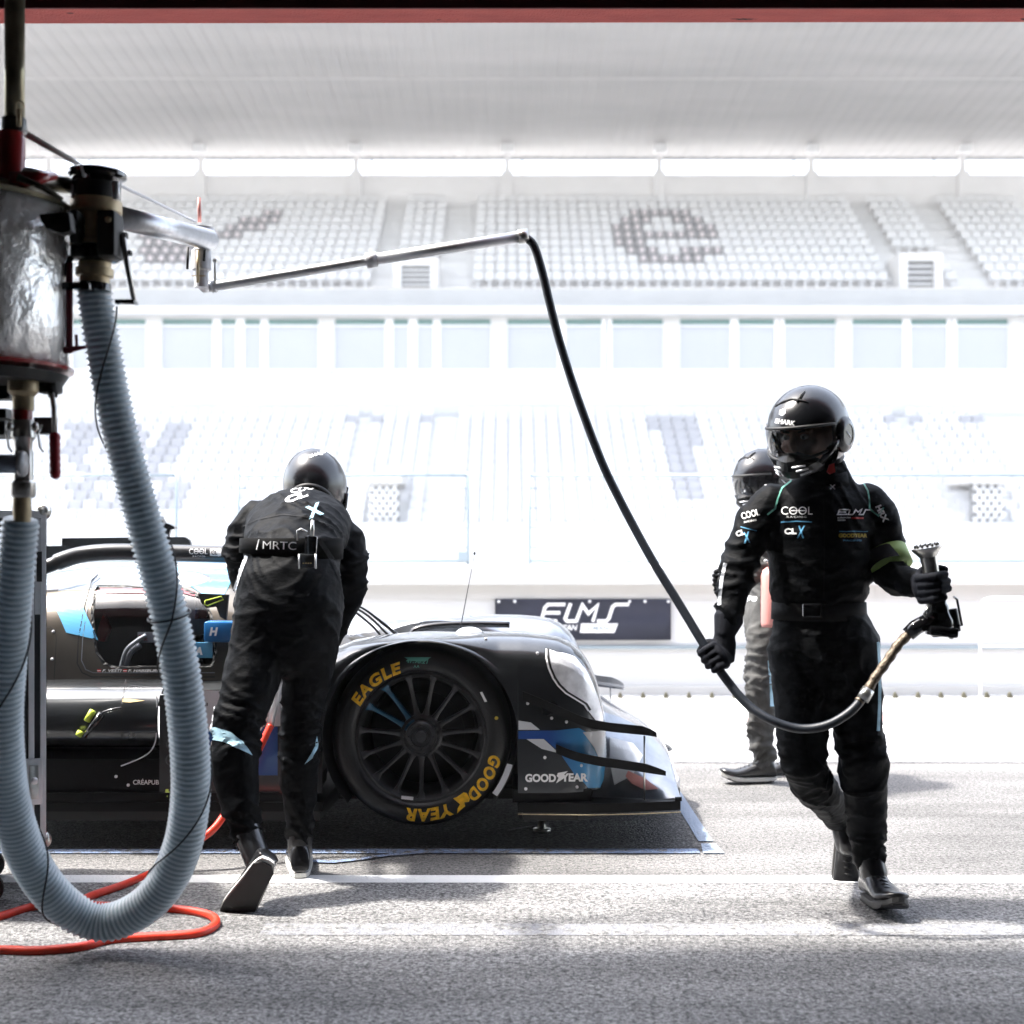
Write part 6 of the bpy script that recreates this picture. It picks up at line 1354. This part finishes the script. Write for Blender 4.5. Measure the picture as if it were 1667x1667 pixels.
mk('hose_valley', col=(.4, .49, .54), rough=.4, noise_scale=8, noise_amt=.2)
link('ribbed_tube', fin(bm), ['ribbed_hose', 'hose_valley'], ch)
def strap(s0, s1, turns, r):
    n = 40; P = []
    for i in range(n+1):
        s = lerp(s0, s1, i/n); p = at_len(s); t = (at_len(s+.01)-at_len(s-.01)).normalized(); a, b = frame(t, Vector((0, 1, 0)))
        an = R(lerp(turns[0], turns[1], i/n)); P.append(p+(a*math.cos(an)+b*math.sin(an))*(r+.003))
    bm = BM(); tube(bm, P, .0026, 6); return link('cord', fin(bm), 'strap', ch)
tot = L_[-1]
strap(.14, .42, (60, -70+360*0), .047) if False else None
for (s0, s1, a0, a1) in [(.05, .42, 90, 300), (.42, .86, 300, 520), (.86, .861, 160, 520), (.86, 1.2, 160, 380), (1.2, 1.62, 380, 600), (1.62, 2.0, 240, 440), (2.0, 2.25, 440, 640), (2.25, 2.7, 280, 520), (2.7, 3.2, 160, 420)]:
    if s1 < tot: strap(s0, s1, (a0, a1), .053 if .6 < s0 < 2.5 else .048)

# red air hose on the ground and up to the car
def ground(px, py, z=.012): Y = (H-z)*F/(py-HY); return W(px, py, Y)
g = [ground(-60, 1552), ground(0, 1547), ground(60, 1548), ground(130, 1542), ground(180, 1530), ground(250, 1525), ground(320, 1520), ground(350, 1506), ground(345, 1492), ground(310, 1483), ground(260, 1478), ground(200, 1476), ground(155, 1474, .016), ground(132, 1470, .03), ground(150, 1458, .014), ground(200, 1441), ground(255, 1417), W(300, 1383, 4.72), W(345, 1352, 4.75), W(372, 1315, 4.8), W(400, 1265, 4.86), W(424, 1215, 4.92), W(441, 1180, 4.95)]
P = splineV(g, 8); rh = empty('air_hose', tuple(ground(250, 1525)), 'bright red air hose looped on the ground and leading to the car', 'hose')
bm = BM(); tube(bm, P, .0135, 14); link('hose', fin(bm), 'red_hose', rh)
g2 = [ground(-80, 1512), ground(0, 1492), ground(50, 1477), ground(100, 1470, .035), ground(132, 1470, .03)]
bm = BM(); tube(bm, splineV(g2, 8), .0135, 14); link('hose', fin(bm), 'red_hose', rh)

# flight case
fc = empty('flight_case', (W(76, 0, 4.3).x, 4.3, 0), 'black flight case with aluminium edges and a corner caster behind the ribbed hose', 'case')
X0, X1 = W(-160, 0, 4.3).x, W(76, 0, 4.3).x; zB, zT = ZP(1368, 4.3), ZP(832, 4.3)
bm = BM(); box2(bm, (X0, 4.3, zB), (X1, 4.8, zT)); link('case_body', fin(bm), 'case_black', fc, smooth=False)
for x in (X1-.012, W(52, 0, 4.3).x, X0+.012):
    bm = BM(); box2(bm, (x-.008, 4.29, zB), (x+.010, 4.31, zT), bevel=.002); link('edge_strip', fin(bm), 'alu', fc, smooth=False)
for z in (zB+.01, zT-.01):
    bm = BM(); box2(bm, (X0, 4.288, z-.012), (X1, 4.31, z+.012), bevel=.002); link('edge_strip', fin(bm), 'alu', fc, smooth=False)
bm = BM(); box2(bm, (W(58, 0, 4.3).x, 4.298, ZP(1000, 4.3)), (W(66, 0, 4.3).x, 4.301, zT)); link('edge_strip', fin(bm), 'alu', fc, smooth=False)
for z in (zB, zT): bm = BM(); ellipsoid(bm, Vector((X1-.01, 4.31, z)), (.026, .026, .028), seg=16); link('corner_cap', fin(bm), 'steel', fc)
bm = BM(); a, b = W(39, 1309, 4.28), W(66, 1234, 4.28); box2(bm, (a.x, 4.275, a.z), (b.x, 4.29, b.z), bevel=.006); la = link('butterfly_latch', fin(bm), 'alu', fc, angle=40)
bm = BM(); box2(bm, (a.x+.012, 4.268, a.z+.02), (b.x-.012, 4.277, b.z-.02), bevel=.003); bm2 = None; link('latch_dish', fin(bm), 'steel', la, angle=40)
bm = BM(); lathe(bm, W(52, 1270, 4.272), Vector((0, -1, 0)), [(.012, 0), (.012, .01), (.004, .012)], 16); link('latch_knob', fin(bm), 'alu', la)
bm = BM(); a, b = W(57, 947, 4.28), W(65, 898, 4.28); box2(bm, (a.x, 4.285, a.z), (b.x, 4.292, b.z)); link('hinge', fin(bm), 'black', fc, smooth=False)
for x in (X1-.06-.3, X1-.13): pass
for (x, y) in ((W(4, 0, 4.38).x, 4.38), (X0+.08, 4.38), (W(4, 0, 4.38).x, 4.72)):
    bm = BM(); lathe(bm, Vector((x, y-.016, .045)), Vector((0, 1, 0)), [(.0, 0), (.042, 0), (.045, .006), (.045, .026), (.042, .032), (0, .032)], 28, closed=False); cs = link('caster', fin(bm), 'rubber', fc, angle=40)
    bm = BM(); box2(bm, (x-.028, y-.024, .05), (x+.028, y-.018, zB)); box2(bm, (x-.028, y+.018, .05), (x+.028, y+.024, zB)); box2(bm, (x-.035, y-.035, zB-.012), (x+.035, y+.035, zB)); link('fork', fin(bm), 'steel', cs, smooth=False)

fc.rotation_euler = (0, 0, R(20.5))
